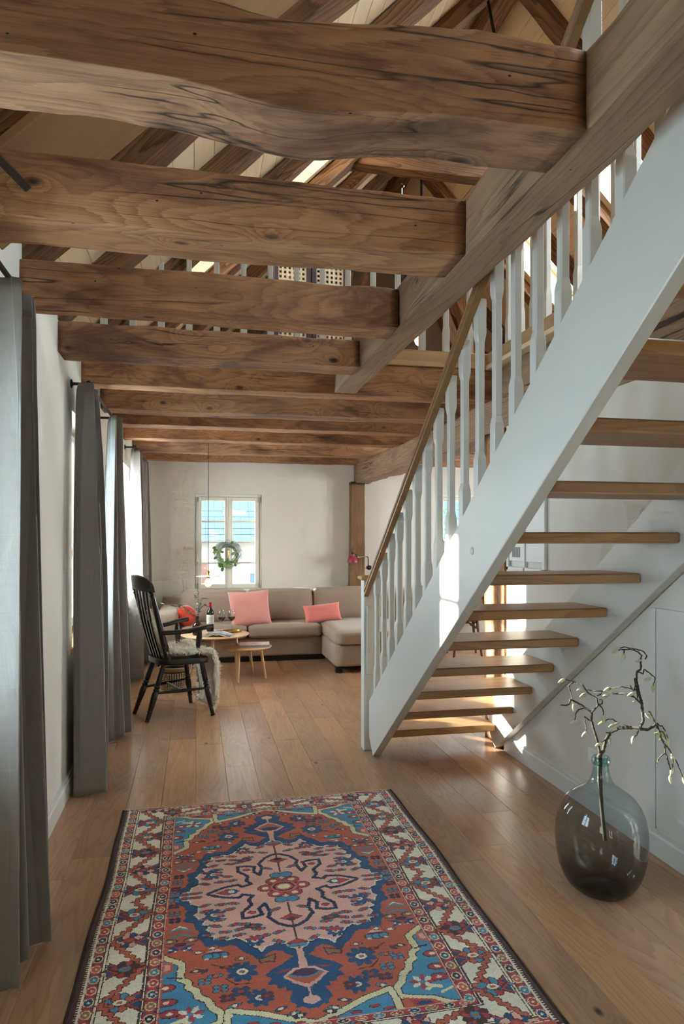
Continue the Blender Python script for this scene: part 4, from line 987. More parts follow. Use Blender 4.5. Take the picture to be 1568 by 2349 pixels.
def twig(pts, r0, r1, seed):
    P = []; n = len(pts)
    for i in range(n-1):
        a, b = mp(*pts[i]), mp(*pts[i+1]); m = max(2, int((b-a).length/0.006))
        for k in range(m):
            q = a.lerp(b, k/m); j = 0.0011
            P.append(q+Vector((rr.uniform(-j,j), rr.uniform(-j,j), rr.uniform(-j,j))))
    P.append(mp(*pts[-1])); L = len(P)
    return P, [(r0+(r1-r0)*i/max(1,L-1))*(1+0.28*math.sin(i*1.9+seed)*rr.uniform(0.3,1)) for i in range(L)]
stem = MB()
P, rs = twig(MT['main'], 0.0074, 0.0036, 1)
low = [Vector((0.005,-0.02,0.20)), Vector((0.0,-0.008,0.30)), Vector((-0.006,0.002,0.42)), mp(-4.2,53.1)]
stem.tube(low[:-1]+P, [0.0075,0.0075,0.007]+rs, 8)
so_ = obj('stem', stem, bark, mg, smooth='all')
P, rs = twig(MT['left'], 0.0056, 0.0023, 2)
obj('stem', MB().tube([Vector((0.012,0.0,0.22)), Vector((0.008,0.01,0.38))]+P, [0.005,0.005]+rs, 8), bark, mg, smooth='all')
for k, (nm_, pts) in enumerate(MT.items()):
    if nm_ in ('main', 'left'): continue
    r0 = {'b1':0.0056,'r1':0.0042,'left2':0.0040}.get(nm_, 0.0030)
    P, rs = twig(pts, r0, 0.0018, k)
    obj('twig', MB().tube(P, rs, 6), bark, mg, smooth='all')
budm = None
for (x_, z_, ang) in BUDS:
    a = R(ang); sz = rr.uniform(1.0, 1.45)
    if budm is None:
        prof = [(0.0008,-0.003),(0.0036,0.001),(0.0054,0.006),(0.0056,0.010),(0.0042,0.016),(0.0022,0.021),(0.0004,0.024)]
        o = obj('bud', MB().lathe(prof, 9), plain('downy_bud', 'c6c99a', 0.8, var=0.12, nscale=120, **{'Sheen Weight': 0.5}), mg, smooth='all'); budm = o.data
    else:
        o = bpy.data.objects.new('bud', budm); COL.objects.link(o); o.parent = mg
    d = Vector((math.cos(a)*0.978, -math.cos(a)*0.208+rr.uniform(-0.3,0.3), math.sin(a)))
    o.location = mp(x_, z_)-d.normalized()*0.004; o.rotation_euler = d.to_track_quat('Z', 'Y').to_euler(); o.scale = (sz, sz, sz)
# ================================================================== soft furnishing helpers
def soft_box(x0, y0, z0, x1, y1, z1, r=0.03, n=10, puff=(0,0,0), warp=0.0, seed=0):
    """rounded cushion block: subdivided cube rounded to radius r and puffed on each axis"""
    hx, hy, hz = (x1-x0)/2, (y1-y0)/2, (z1-z0)/2; c = Vector(((x0+x1)/2, (y0+y1)/2, (z0+z1)/2)); H = Vector((hx, hy, hz)); r = min(r, hx*0.95, hy*0.95, hz*0.95)
    V = {}; vs_ = []; fs = []
    def vid(p):
        k = tuple(round(a, 5) for a in p)
        if k not in V:
            q = [max(-(H[a]-r), min(H[a]-r, p[a]*H[a])) for a in range(3)]; d = Vector([p[a]*H[a]-q[a] for a in range(3)])
            if d.length > 1e-9: d = d.normalized()*r
            w = Vector(q)+d
            for a in range(3):
                if puff[a]:
                    b, e = [k_ for k_ in range(3) if k_ != a]
                    w[a] += puff[a]*p[a]*(1-p[b]**4)*(1-p[e]**4)
            if warp: w += Vector((noise.noise(w*5+Vector((seed,0,0))), noise.noise(w*5+Vector((0,seed,3))), noise.noise(w*5+Vector((9,2,seed)))))*warp
            V[k] = len(vs_); vs_.append(w+c)
        return V[k]
    # denser sampling towards the edges
    g = [-1+2*i/n for i in range(n+1)]; g = [math.copysign(abs(a)**0.6, a) for a in g]
    for a in range(3):
        b, e = [(1,2),(2,0),(0,1)][a]
        for s in (-1, 1):
            for i in range(n):
                for j in range(n):
                    q = []
                    for (ii_, jj_) in ((i,j),(i+1,j),(i+1,j+1),(i,j+1)):
                        p = [0,0,0]; p[a] = s; p[b] = g[ii_]; p[e] = g[jj_]; q.append(vid(p))
                    fs.append(tuple(q if s > 0 else q[::-1]))
    return MB().add(vs_, fs)
def pillow_mesh(w, h, t_, n=22, pinch=0.07, seed=1):
    vs_ = []; fs = []
    for s in (1, -1):
        b = len(vs_)
        for i in range(n+1):
            for j in range(n+1):
                u = -1+2*i/n; v_ = -1+2*j/n
                x_ = u*w/2*(1-pinch*(1-v_*v_)*abs(u)**3); z_ = v_*h/2*(1-pinch*(1-u*u)*abs(v_)**3)
                th = t_/2*((1-u**4)*(1-v_**4))**0.5+0.004
                th *= 1+0.10*noise.noise(Vector((u*1.5+seed, v_*1.5, s)))
                vs_.append((x_, s*th if max(abs(u), abs(v_)) < 0.999 else 0, z_))
        for i in range(n):
            for j in range(n):
                q = (b+i*(n+1)+j, b+(i+1)*(n+1)+j, b+(i+1)*(n+1)+j+1, b+i*(n+1)+j+1); fs.append(q if s < 0 else q[::-1])
    return MB().add(vs_, fs)
def edge_pts(w, h, pinch, m=24):
    P = []
    for (a, b) in (((-1,-1),(1,-1)),((1,-1),(1,1)),((1,1),(-1,1)),((-1,1),(-1,-1))):
        for k in range(m):
            u = a[0]+(b[0]-a[0])*k/m; v_ = a[1]+(b[1]-a[1])*k/m
            P.append((u*w/2*(1-pinch*(1-v_*v_)*abs(u)**3), 0, v_*h/2*(1-pinch*(1-u*u)*abs(v_)**3)))
    return P+[P[0]]

# ================================================================== corner sofa
sf = thing('corner_sofa', 'taupe wool corner sofa with a chaise end under the window', 'sofa', (0.6, 8.1, 0))
S = MAT['sofa']
obj('base', soft_box(-0.20, 7.70, 0.065, 1.41, 8.55, 0.275, 0.012, 6), S, sf, world=True, smooth='all')
obj('chaise_base', soft_box(1.40, 6.885, 0.065, 2.26, 8.55, 0.285, 0.012, 6), S, sf, world=True, smooth='all')
obj('plinth', MB().box(-0.10, 7.76, 0.0, 1.45, 8.5, 0.066), MAT['iron'], sf, world=True)
obj('back_frame', soft_box(-0.40, 8.32, 0.065, 2.30, 8.60, 0.70, 0.03, 6), S, sf, world=True, smooth='all')
obj('armrest', soft_box(-0.42, 7.62, 0.065, -0.195, 8.58, 0.60, 0.04, 8, (0.005,0.005,0.01)), S, sf, world=True, smooth='all')
for (a, b) in ((-0.185, 0.553), (0.559, 1.392)): obj('seat_cushion', soft_box(a, 7.635, 0.275, b, 8.12, 0.418, 0.045, 10, (0,0.008,0.012)), S, sf, world=True, smooth='all')
obj('chaise_cushion', soft_box(1.398, 6.86, 0.285, 2.27, 8.12, 0.432, 0.045, 10, (0,0.008,0.012)), S, sf, world=True, smooth='all')
for k, (a, b) in enumerate(((-0.18, 0.575), (0.581, 1.365), (1.371, 2.26))):
    mb = soft_box(a, -0.11, 0.0, b, 0.11, 0.40+0.012*(k == 2), 0.055, 12, (0.004,0.03,0.006), 0.006, k)
    o = obj('back_cushion', mb, S, sf, smooth='all', loc=(-0.6, 8.13-8.1, 0.385)); o.rotation_euler = (R(-11), 0, 0)
for (x_, y_) in ((1.44, 6.95), (2.2, 6.95), (-0.38, 7.68)): obj('foot', MB().cbox(x_-0.035, y_-0.035, 0.0, x_+0.035, y_+0.035, 0.066, 0.004), MAT['iron'], sf, world=True)
def cushion(name, label, w, h, th, mat, loc, rot, pipe=None, tagmat=None):
    c = thing(name, label, 'cushion', loc); c.rotation_euler = rot
    obj('cover', pillow_mesh(w, h, th, seed=w*9), mat, c, smooth='all')
    if pipe: obj('piping', MB().tube(edge_pts(w, h, 0.07), 0.0035, 6, caps=False), pipe, c, smooth='all')
    if tagmat: obj('care_tag', MB().box(w/2-0.005, -0.002, -h/2+0.05, w/2+0.012, 0.002, -h/2+0.07), tagmat, c)
    return c
cushion('square_cushion', 'large pale pink woven cushion leaning on the middle of the sofa', 0.46, 0.42, 0.15, MAT['pink'], (0.59, 7.80, 0.59), (R(-20), R(-3), R(4)), MAT['piping'], MAT['iron'])
cushion('lumbar_cushion', 'small oblong coral velvet cushion on the chaise side of the sofa', 0.44, 0.215, 0.13, MAT['coral'], (1.425, 7.80, 0.525), (R(-20), R(-5), R(3)))
rc = thing('round_cushion', 'round orange-red velvet cushion in the sofa corner by the armrest', 'cushion', (-0.115, 7.76, 0.530)); rc.rotation_euler = (R(-22), 0, R(26))
prof = [(r_*0.74, z_*0.9) for r_, z_ in [(0.01,-0.055),(0.06,-0.062),(0.11,-0.058),(0.145,-0.042),(0.160,-0.02),(0.164,0.0),(0.160,0.02),(0.145,0.042),(0.11,0.058),(0.06,0.062),(0.01,0.055)]]
obj('cover', MB().lathe(prof, 36, axis=(0,-1,0), org=(0,0,0)), MAT['orange'], rc, smooth='all')

# ================================================================== coffee table with two round tops
ct = thing('coffee_table', 'pale oak coffee table with a large and a lower small round top', 'table', (0.18, 6.90, 0))
def disc(x_, y_, z1, r, th=0.022): return MB().lathe([(r*0.86, z1-th), (r*0.97, z1-th*0.55), (r, z1-th*0.2), (r-0.001, z1-0.002), (r-0.004, z1)], 56, (x_, y_, 0))
obj('large_top', disc(0.18, 6.90, 0.445, 0.335), MAT['light_oak'], ct, world=True, smooth=True)
obj('small_top', disc(0.485, 6.80, 0.328, 0.243), MAT['light_oak'], ct, world=True, smooth=True)
def leg(a, b, r0=0.017, r1=0.013): return MB().tube([a, b], [r0, r1], 14)
for a, b in (((0.15,6.70,0.424),(0.145,6.60,0)), ((0.0,7.05,0.424),(-0.08,7.13,0)), ((0.385,6.905,0.424),(0.385,6.92,0))): obj('leg', leg(a, b), MAT['light_oak_z'], ct, world=True, smooth=True)
for a, b in (((0.40,6.70,0.305),(0.384,6.637,0)), ((0.62,6.80,0.305),(0.668,6.806,0)), ((0.52,6.95,0.305),(0.56,7.02,0))): obj('leg', leg(a, b), MAT['light_oak_z'], ct, world=True, smooth=True)
obj('apron', MB().cbox(0.39, 6.77, 0.288, 0.63, 6.81, 0.307, 0.003), MAT['light_oak'], ct, world=True)

# things on the table (top at z=0.445)
TZ = 0.4455
wb_ = thing('wine_bottle', 'dark wine bottle with red capsule and white label on the round table', 'bottle', (0.135, 7.09, TZ))
gm = NT('dark_green_glass'); gm.pbr((0.01,0.012,0.008,1), 0.06, 0, None, 0.6); MAT['bottle'] = gm.m
obj('body', MB().lathe([(0.001,0.004),(0.033,0.0),(0.037,0.004),(0.037,0.19),(0.034,0.205),(0.022,0.222),(0.0145,0.235),(0.0135,0.295),(0.001,0.296)], 26), MAT['bottle'], wb_, smooth=True)
obj('label', MB().lathe([(0.0374,0.07),(0.0376,0.071),(0.0376,0.168),(0.0374,0.169)], 26), plain('paper_label', 'd9d6ca', 0.8), wb_, smooth=True)
lt = MB()
for r_, (n_, wdt) in enumerate(((5, 0.026), (8, 0.03), (7, 0.024))):
    zz = (0.135, 0.118, 0.092)[r_]
    for k in range(n_):
        a = -math.pi/2-0.35+0.9*k/n_; lt.box(0.0379*math.cos(a)-0.0012, 0.0379*math.sin(a)-0.0008, zz, 0.0379*math.cos(a)+0.0012, 0.0379*math.sin(a)+0.0004, zz+(0.006 if r_ == 0 else 0.003))
o = obj('label_print', lt, plain('label_ink', '5a5550', 0.8), wb_); o['kind'] = 'stuff'
obj('capsule', MB().lathe([(0.0145,0.243),(0.0147,0.244),(0.0142,0.287),(0.0152,0.288),(0.0152,0.297),(0.012,0.298)], 20), plain('red_foil', 'b0202c', 0.35, 0.3), wb_, smooth=True)
for gx_, gy_, lab in ((0.245, 6.985, 'wine glass with red wine, nearer the bottle on the brass tray'), (0.345, 7.00, 'wine glass with red wine, in front of the pink cushion on the brass tray')):
    g = thing('wine_glass', lab, 'wine glass', (gx_, gy_, TZ+0.006), group='wine glasses on the tray')
    obj('bowl', MB().lathe([(0.003,0.098),(0.018,0.108),(0.034,0.125),(0.040,0.148),(0.037,0.185),(0.032,0.222),(0.0312,0.222),(0.036,0.185),(0.0388,0.148),(0.033,0.127),(0.017,0.110),(0.002,0.101)], 28), MAT['clear'], g, smooth='all')
    obj('stem', MB().lathe([(0.036,0.0),(0.034,0.003),(0.008,0.008),(0.004,0.016),(0.0035,0.09),(0.005,0.099)], 22), MAT['clear'], g, smooth='all')
    obj('wine', MB().lathe([(0.001,0.103),(0.017,0.112),(0.032,0.129),(0.0378,0.146),(0.0375,0.148),(0.001,0.148)], 26), plain('red_wine', '24060c', 0.1), g, smooth=True)
tr_ = thing('serving_tray', 'small oval brass tray under the wine glasses', 'tray', (0.32, 6.98, TZ))
mb = MB().lathe([(0.118,0.0),(0.124,0.002),(0.130,0.016),(0.128,0.017),(0.121,0.005),(0.001,0.005)], 44); mb.v = [(x_*1.0, y_*0.62, z_) for x_, y_, z_ in mb.v]
obj('dish', mb, MAT['brass'], tr_, smooth=True)
bk = thing('open_book', 'open book lying face down on the round table behind the chair arm', 'book', (0.20, 6.74, TZ), R(-12))
def bookhalf(s, top): return [(s*0.0,0.030+top),(s*0.03,0.036+top),(s*0.08,0.020+top),(s*0.135,0.004+top)]
pg = MB(); up = bookhalf(1, 0); pg.prism([(x_, z_) for x_, z_ in up]+[(x_, max(0.0, z_-0.016)) for x_, z_ in up[::-1]], 'y', -0.09, 0.09); obj('pages', pg, plain('book_pages', 'e6dfcc', 0.9), bk)
pg = MB(); up = bookhalf(-1, 0); pg.prism([(x_, z_) for x_, z_ in up]+[(x_, max(0.0, z_-0.016)) for x_, z_ in up[::-1]], 'y', -0.09, 0.09); obj('pages', pg, plain('book_pages_2', 'e6dfcc', 0.9), bk)
cv = MB()
for s in (-1, 1):
    up = bookhalf(s, 0.002); cv.prism([(x_, z_) for x_, z_ in up]+[(x_, z_+0.002) for x_, z_ in up[::-1]], 'y', -0.094, 0.094)
t = NT('printed_cover'); v = t.coord('Object'); MAT['cover'] = t.pbr(t.ramp(t.noise(v, 22, 3, 0.6), [(0.35, lin('2b3a4a')), (0.5, lin('6f8aa0')), (0.62, lin('d8d4c6'))]), 0.35)
obj('cover', cv, MAT['cover'], bk)
t = NT('magazine_print'); v = t.coord('Object'); MAT['mag'] = t.pbr(t.ramp(t.noise(v, 14, 2, 0.5, 0.5), [(0.3, lin('c9b3b0')), (0.45, lin('d8cfc8')), (0.55, lin('b98f86')), (0.7, lin('dcd6d0'))]), 0.3)
for k, (lab, mt, w_, zz, rz) in enumerate((('blue magazine at the bottom of the pile on the small table top', plain('blue_cover', '2f4a80', 0.35, var=0.1), 0.0, 0.3285, -8), ('pale illustrated magazine on top of the blue one', MAT['mag'], 0.0, 0.3405, -6))):
    mz = thing('magazine', lab, 'magazine', (0.565-0.006*k, 6.79+0.01*k, zz), R(rz), group='magazines on the small table top')
    obj('pages', MB().cbox(-0.145, -0.104, 0, 0.145, 0.104, 0.010, 0.001), plain('mag_pages_%d' % k, 'e3e0d8', 0.8), mz)
    obj('cover', MB().box(-0.146, -0.105, 0.0102, 0.146, 0.105, 0.0112), mt, mz)
# brown bottle vase with eucalyptus
ev = thing('bottle_vase', 'small brown glass bottle vase on the round table', 'vase', (0.005, 6.83, TZ))
bg = NT('brown_glass'); bg.pbr((0.025,0.010,0.006,1), 0.05, 0, None, 0.7)
obj('body', MB().lathe([(0.001,0.003),(0.040,0.0),(0.046,0.006),(0.047,0.085),(0.044,0.105),(0.030,0.124),(0.016,0.134),(0.014,0.17),(0.019,0.172),(0.019,0.180),(0.013,0.181),(0.011,0.165)], 28), bg.m, ev, smooth=True)
ec = thing('eucalyptus_sprigs', 'silvery eucalyptus sprigs in the brown bottle vase', 'plant', (0.005, 6.83, TZ))
lm = [plain('eucalyptus_leaf', 'a9c4bd', 0.6, var=0.15, nscale=20), plain('eucalyptus_leaf_dark', '6d9078', 0.6, var=0.15, nscale=20)]
rr = random.Random(21)
def sprig(pts, mi, sz):
    P = []
    for a, b in zip(pts[:-1], pts[1:]):
        for k in range(8): P.append(Vector(a).lerp(Vector(b), k/8))
    P.append(Vector(pts[-1])); o = obj('sprig', MB().tube(P, [0.0022-0.0013*i/len(P) for i in range(len(P))], 5), plain('sprig_stem', '6a6a4a', 0.8), ec, smooth=True)
    lf = MB()
    for i, p in enumerate(P):
        if i < len(P)*0.22: continue
        for s in range(2):
            a = rr.uniform(0, 6.28); d = Vector((math.cos(a), math.sin(a), rr.uniform(-0.2,0.5))).normalized(); u = d.cross(Vector((0.2,0.3,1))).normalized(); q = rr.uniform(0.7,1.15)*sz*(1-0.4*i/len(P))
            up_ = d.cross(u)*q*0.15
            lf.add([p, p+d*q*0.5+u*q*0.45+up_, p+d*q*1.0+u*q*0.3, p+d*q*1.15, p+d*q*1.0-u*q*0.3, p+d*q*0.5-u*q*0.45+up_], [(0,1,2,3,4,5)])
    l_ = obj('leaves', lf, lm[mi], ec); l_['kind'] = 'stuff'
sprig([(0,0,0.10),(0.0,0,0.22),(-0.01,0.0,0.33),(-0.03,0.0,0.40)], 0, 0.028); sprig([(0.004,0,0.10),(0.012,0.01,0.24),(0.01,0.0,0.38),(0.005,0,0.46)], 1, 0.024)
sprig([(0,0,0.12),(-0.06,0.0,0.21),(-0.17,0.02,0.275),(-0.27,0.02,0.295),(-0.36,0.02,0.315)], 0, 0.027); sprig([(0,0,0.12),(-0.05,0.02,0.21),(-0.13,0.03,0.28),(-0.2,0.03,0.32)], 1, 0.024)
sprig([(0,0,0.14),(0.03,0.01,0.26),(0.07,0.0,0.30),(0.10,0,0.275)], 1, 0.022); sprig([(0,0,0.14),(0.02,0.01,0.28),(0.05,0.0,0.36),(0.09,0,0.355)], 1, 0.022)

# ================================================================== black Windsor armchair (x forward, y to its left)
ch = thing('windsor_armchair', 'black slat-back Windsor armchair with turned legs beside the curtain', 'chair', (-0.184, 5.615, 0), R(22))
K = MAT['black']
seat = [(-0.165,-0.05),(-0.165,0.05),(-0.16,0.12),(-0.14,0.165),(-0.08,0.20),(0.05,0.225),(0.17,0.235),(0.205,0.225),(0.215,0.18),(0.222,0),(0.215,-0.18),(0.205,-0.225),(0.17,-0.235),(0.05,-0.225),(-0.08,-0.20),(-0.14,-0.165),(-0.16,-0.12)]
rings = []
for z_, e in ((0.415, 0.012), (0.420, 0.002), (0.452, 0.0), (0.460, 0.004)): rings.append([(x_-math.copysign(e, x_), y_-math.copysign(e, y_) if abs(y_) > 0.001 else 0, z_) for x_, y_ in seat])
obj('seat', MB().loft(rings), K, ch, smooth=True)
def turned(a, b, prof, n=14):
    a = Vector(a); b = Vector(b); d = b-a; L = d.length
    return MB().lathe([(r_, t_*L) for t_, r_ in prof], n, axis=d.normalized(), org=a)
lp = [(0,0.016),(0.05,0.0175),(0.28,0.020),(0.36,0.021),(0.385,0.016),(0.40,0.023),(0.42,0.024),(0.44,0.017),(0.455,0.024),(0.475,0.024),(0.49,0.018),(0.52,0.024),(0.60,0.0245),(0.80,0.018),(0.81,0.016),(0.82,0.021),(0.835,0.021),(0.845,0.016),(0.86,0.017),(0.93,0.0165),(0.965,0.014),(0.972,0.017),(0.99,0.017),(1.0,0.015)]
for (tx, ty, fx, fy) in ((0.165,-0.175,0.235,-0.245),(0.165,0.175,0.245,0.245),(-0.115,-0.115,-0.262,-0.155),(-0.115,0.115,-0.262,0.155)):
    obj('leg', turned((tx,ty,0.425), (fx,fy,0.0), lp), K, ch, smooth=True)
sp_ = [(0,0.008),(0.2,0.010),(0.5,0.014),(0.8,0.010),(1,0.008)]
obj('stretcher', turned((-0.188,-0.138,0.205), (0.205,-0.215,0.215), sp_), K, ch, smooth=True)
obj('stretcher', turned((-0.188,0.138,0.205), (0.205,0.215,0.215), sp_), K, ch, smooth=True)
obj('stretcher', turned((0.01,-0.17,0.21), (0.01,0.17,0.21), sp_), K, ch, smooth=True)
for s in (-1, 1):                                        # back posts: flat tapered boards with a turned top
    a = Vector((-0.10, s*0.165, 0.455)); b = Vector((-0.235, s*0.20, 0.955)); d = (b-a)
    rg_ = []
    for t_, w_, th in ((0,0.030,0.018),(0.3,0.026,0.017),(0.8,0.019,0.014),(1.0,0.016,0.013)):
        c = a+d*t_; rg_.append([tuple(c+Vector((x_*w_, y_*th, 0))) for x_, y_ in ((-1,-0.6),(-0.6,-1),(0.6,-1),(1,-0.6),(1,0.6),(0.6,1),(-0.6,1),(-1,0.6))])
    obj('back_post', MB().loft(rg_), K, ch, smooth=True)
    obj('post_turning', turned(b-d*0.01, b+d*0.14, [(0,0.012),(0.1,0.020),(0.2,0.020),(0.3,0.011),(0.45,0.019),(0.6,0.021),(0.75,0.013),(1,0.016)]), K, ch, smooth=True)
for k in range(4):
    y0_ = -0.099+0.066*k; y1_ = y0_*1.18
    a = Vector((-0.135, y0_, 0.455)); b = Vector((-0.262, y1_, 1.02)); rg_ = []
    for t_ in (0, 0.25, 0.5, 0.75, 1):
        c = a.lerp(b, t_)+Vector((-0.018*math.sin(t_*math.pi), 0, 0)); w_ = 0.013; th = 0.006
        rg_.append([tuple(c+Vector((x_*th, y_*w_, 0))) for x_, y_ in ((-1,-1),(1,-1),(1,1),(-1,1))])
    obj('back_slat', MB().loft(rg_), K, ch, smooth=True)
cr = MB(); rg_ = []
for i in range(25):                                       # curved crest rail, arched top
    u = -1+2*i/24; y_ = u*0.225; x_ = -0.285+0.05*u*u; zt_ = 1.112-0.052*abs(u)**3.2; zb_ = 0.992+0.006*math.cos(u*3.1)
    rg_.append([(x_-0.012-0.02*0.3, y_, zb_), (x_+0.012, y_, zb_), (x_+0.004, y_, (zb_+zt_)/2), (x_-0.008, y_, zt_-0.006), (x_-0.018, y_, zt_), (x_-0.028, y_, zt_-0.006)])
obj('crest_rail', MB().loft(rg_), K, ch, smooth=True)
for s in (-1, 1):
    pts = [(-0.17, s*0.185, 0.672), (-0.06, s*0.215, 0.672), (0.04, s*0.245, 0.680), (0.12, s*0.262, 0.694), (0.19, s*0.262, 0.706), (0.225, s*0.258, 0.708)]
    rg_ = []
    for i, p in enumerate(pts):
        w_ = (0.020,0.022,0.025,0.028,0.030,0.022)[i]; th = 0.016
        rg_.append([(p[0], p[1]+a_*w_, p[2]+b_*th) for a_, b_ in ((-1,-0.5),(-0.7,-1),(0.7,-1),(1,-0.5),(1,0.5),(0.7,1),(-0.7,1),(-1,0.5))])
    obj('arm', MB().loft(rg_), K, ch, smooth=True)
    obj('arm_post', turned((0.115, s*0.205, 0.455), (0.125, s*0.25, 0.685), [(0,0.014),(0.2,0.017),(0.3,0.019),(0.32,0.014),(0.36,0.020),(0.40,0.014),(0.44,0.019),(0.7,0.023),(0.85,0.019),(1,0.013)]), K, ch, smooth=True)

# sheepskin over the seat, hanging over the front
sk = thing('sheepskin_throw', 'long-haired cream sheepskin draped over the black armchair', 'sheepskin', (-0.184, 5.615, 0), R(22))
path = [(-0.215,0.83),(-0.20,0.76),(-0.175,0.68),(-0.15,0.60),(-0.125,0.53),(-0.09,0.487),(-0.02,0.472),(0.06,0.470),(0.14,0.472),(0.205,0.482),(0.245,0.475),(0.268,0.44),(0.272,0.38),(0.268,0.30),(0.272,0.22),(0.285,0.14),(0.29,0.08),(0.275,0.030)]
hw = [0.05,0.10,0.125,0.13,0.14,0.18,0.225,0.225,0.205,0.19,0.20,0.21,0.21,0.20,0.18,0.17,0.17,0.14]
NP = len(path); NWd = 14; V = []; rr = random.Random(4)
for i in range(NP):
    for j in range(NWd+1):
        u = -1+2*j/NWd; x_, z_ = path[i]; w_ = hw[i]
        lift = 0.050*max(0, abs(u)-0.45)/0.55*(1 if 5 <= i <= 10 else 0.2)
        V.append((x_+0.012*math.sin(u*3+i*0.8), u*w_+0.01*math.sin(i*1.3), z_+lift+0.010*math.sin(u*5+i)*(1 if i < 10 else 0)))
F = [(i*(NWd+1)+j, i*(NWd+1)+j+1, (i+1)*(NWd+1)+j+1, (i+1)*(NWd+1)+j) for i in range(NP-1) for j in range(NWd)]
hd = obj('hide', MB().add(V, F), MAT['skin'], sk, smooth='all'); m_ = hd.modifiers.new('t', 'SOLIDIFY'); m_.thickness = 0.004; m_.offset = -1
# rolled front bolster and fringe of fleece
tufts = MB(); TV = []; TF = []
def tuft(p, d, L, r):
    d = d.normalized(); a = d.orthogonal().normalized(); b = d.cross(a); k = len(TV); bend = Vector((rr.uniform(-1,1), rr.uniform(-1,1), rr.uniform(-1.2,0.3)))*L*0.35
    for s in range(3):
        w = s*2.094; TV.append(tuple(p+(a*math.cos(w)+b*math.sin(w))*r))
    for s in range(3):
        w = s*2.094; TV.append(tuple(p+d*L*0.55+bend*0.3+(a*math.cos(w)+b*math.sin(w))*r*0.7))
    TV.append(tuple(p+d*L+bend))
    for s in range(3): TF.append((k+s, k+(s+1) % 3, k+3+(s+1) % 3, k+3+s)); TF.append((k+3+s, k+3+(s+1) % 3, k+6))
def quadpt(i, j, a, b):
    A, B, C, D = [Vector(V[q]) for q in F[i*NWd+j]]; return A.lerp(B, a).lerp(D.lerp(C, a), b), -((B-A).cross(D-A)).normalized()
for q_ in range(17000):
    i = rr.randrange(NP-1) if q_ < 9600 else rr.randrange(4, 12); j = rr.randrange(NWd); p, n_ = quadpt(i, j, rr.random(), rr.random())
    if n_.z < 0 and i < 9: n_ = -n_
    if i >= 9 and n_.x < 0: n_ = -n_
    side = 1 if j > NWd/2 else -1; ed = abs(j-(NWd-1)/2)/(NWd/2)
    d = n_*1.0+Vector((rr.uniform(-0.5,0.5), side*ed*1.1+rr.uniform(-0.4,0.4), rr.uniform(-0.5,0.2)))
    tuft(p, d, rr.uniform(0.022,0.046), rr.uniform(0.0022,0.0036))
for _ in range(4200):                                     # long hair along the near and far edges
    i = rr.randrange(NP-1); s = rr.choice((0, NWd-1)); p, n_ = quadpt(i, s, 0.0 if s == 0 else 1.0, rr.random())
    d = Vector((rr.uniform(-0.3,0.5), (-1 if s == 0 else 1)*rr.uniform(0.5,1.2), rr.uniform(-1.0,0.5)))
    tuft(p, d, rr.uniform(0.025,0.05), rr.uniform(0.0022,0.0036))
fo = obj('fleece', MB().add(TV, TF), MAT['fleece'], sk); fo['kind'] = 'stuff'

# wicker basket under the chair
wk = thing('wicker_basket', 'round checker-woven wicker basket on the floor behind the black chair', 'basket', (-0.20, 6.50, 0))
obj('body', MB().lathe([(0.001,0.004),(0.105,0.002),(0.110,0.01),(0.126,0.08),(0.132,0.15),(0.133,0.205),(0.128,0.205),(0.126,0.15),(0.118,0.06),(0.10,0.016),(0.001,0.014)], 40), plain('basket_dark_weave', '3a2c20', 0.9, var=0.3, nscale=90), wk, smooth=True)
cells = MB()
for rI in range(12):
    z_ = 0.012+rI*0.0135; r_ = 0.112+0.022*min(1, z_/0.15)
    for k in range(38):
        a = 2*math.pi*(k+0.5*(rI % 2)*0)/38; c, s = math.cos(a), math.sin(a)
        cells.sphere((r_*c, r_*s, z_), 0.0095, 0.0095, 0.0060, 6, 4)
o = obj('weave', cells, plain('basket_straw', 'd2bb96', 0.9, var=0.25, nscale=60), wk, smooth='all'); o['kind'] = 'stuff'
obj('rim', MB().lathe([(0.128,0.178),(0.137,0.18),(0.138,0.21),(0.132,0.214),(0.127,0.21)], 40, closed=True), plain('basket_rim', '8d7150', 0.9, var=0.2, nscale=150), wk, smooth=True)
# ================================================================== lamps
pl = thing('pendant_lamp', 'pendant lamp with a bare globe bulb and flat white disc shade', 'lamp', (0.115, 7.12, 0.94))
obj('cord', MB().tube([(0.115,7.12,2.58),(0.1165,7.12,2.0),(0.114,7.12,1.5),(0.115,7.12,1.05)], 0.0035, 6), MAT['cord'], pl, world=True, smooth=True)
obj('socket', MB().lathe([(0.004,1.065),(0.010,1.055),(0.016,1.045),(0.018,1.02),(0.016,1.012),(0.019,1.008),(0.019,0.992),(0.015,0.985)], 20, (0.115,7.12,0)), MAT['brass'], pl, world=True, smooth=True)
obj('disc_shade', MB().lathe([(0.018,1.012),(0.125,1.002),(0.127,1.003),(0.125,1.005),(0.018,1.016)], 48, (0.115,7.12,0)), MAT['white_enamel'], pl, world=True, smooth=True)
bt = NT('glowing_bulb'); e_ = bt.n('Emission'); e_.inputs[0].default_value = lin('ffd9a8'); e_.inputs[1].default_value = 1.6; trn = bt.n('BsdfTransparent'); mx = bt.n('MixShader'); mx.inputs[0].default_value = 0.55
bt.k(trn.outputs[0], mx.inputs[1]); bt.k(e_.outputs[0], mx.inputs[2]); bt.k(mx.outputs[0], bt.out.inputs[0])
bl = obj('bulb', MB().lathe([(0.013,0.988),(0.017,0.978),(0.030,0.962),(0.037,0.945),(0.038,0.932),(0.034,0.915),(0.022,0.900),(0.002,0.895)], 24, (0.115,7.12,0)), bt.m, pl, world=True, smooth='all')
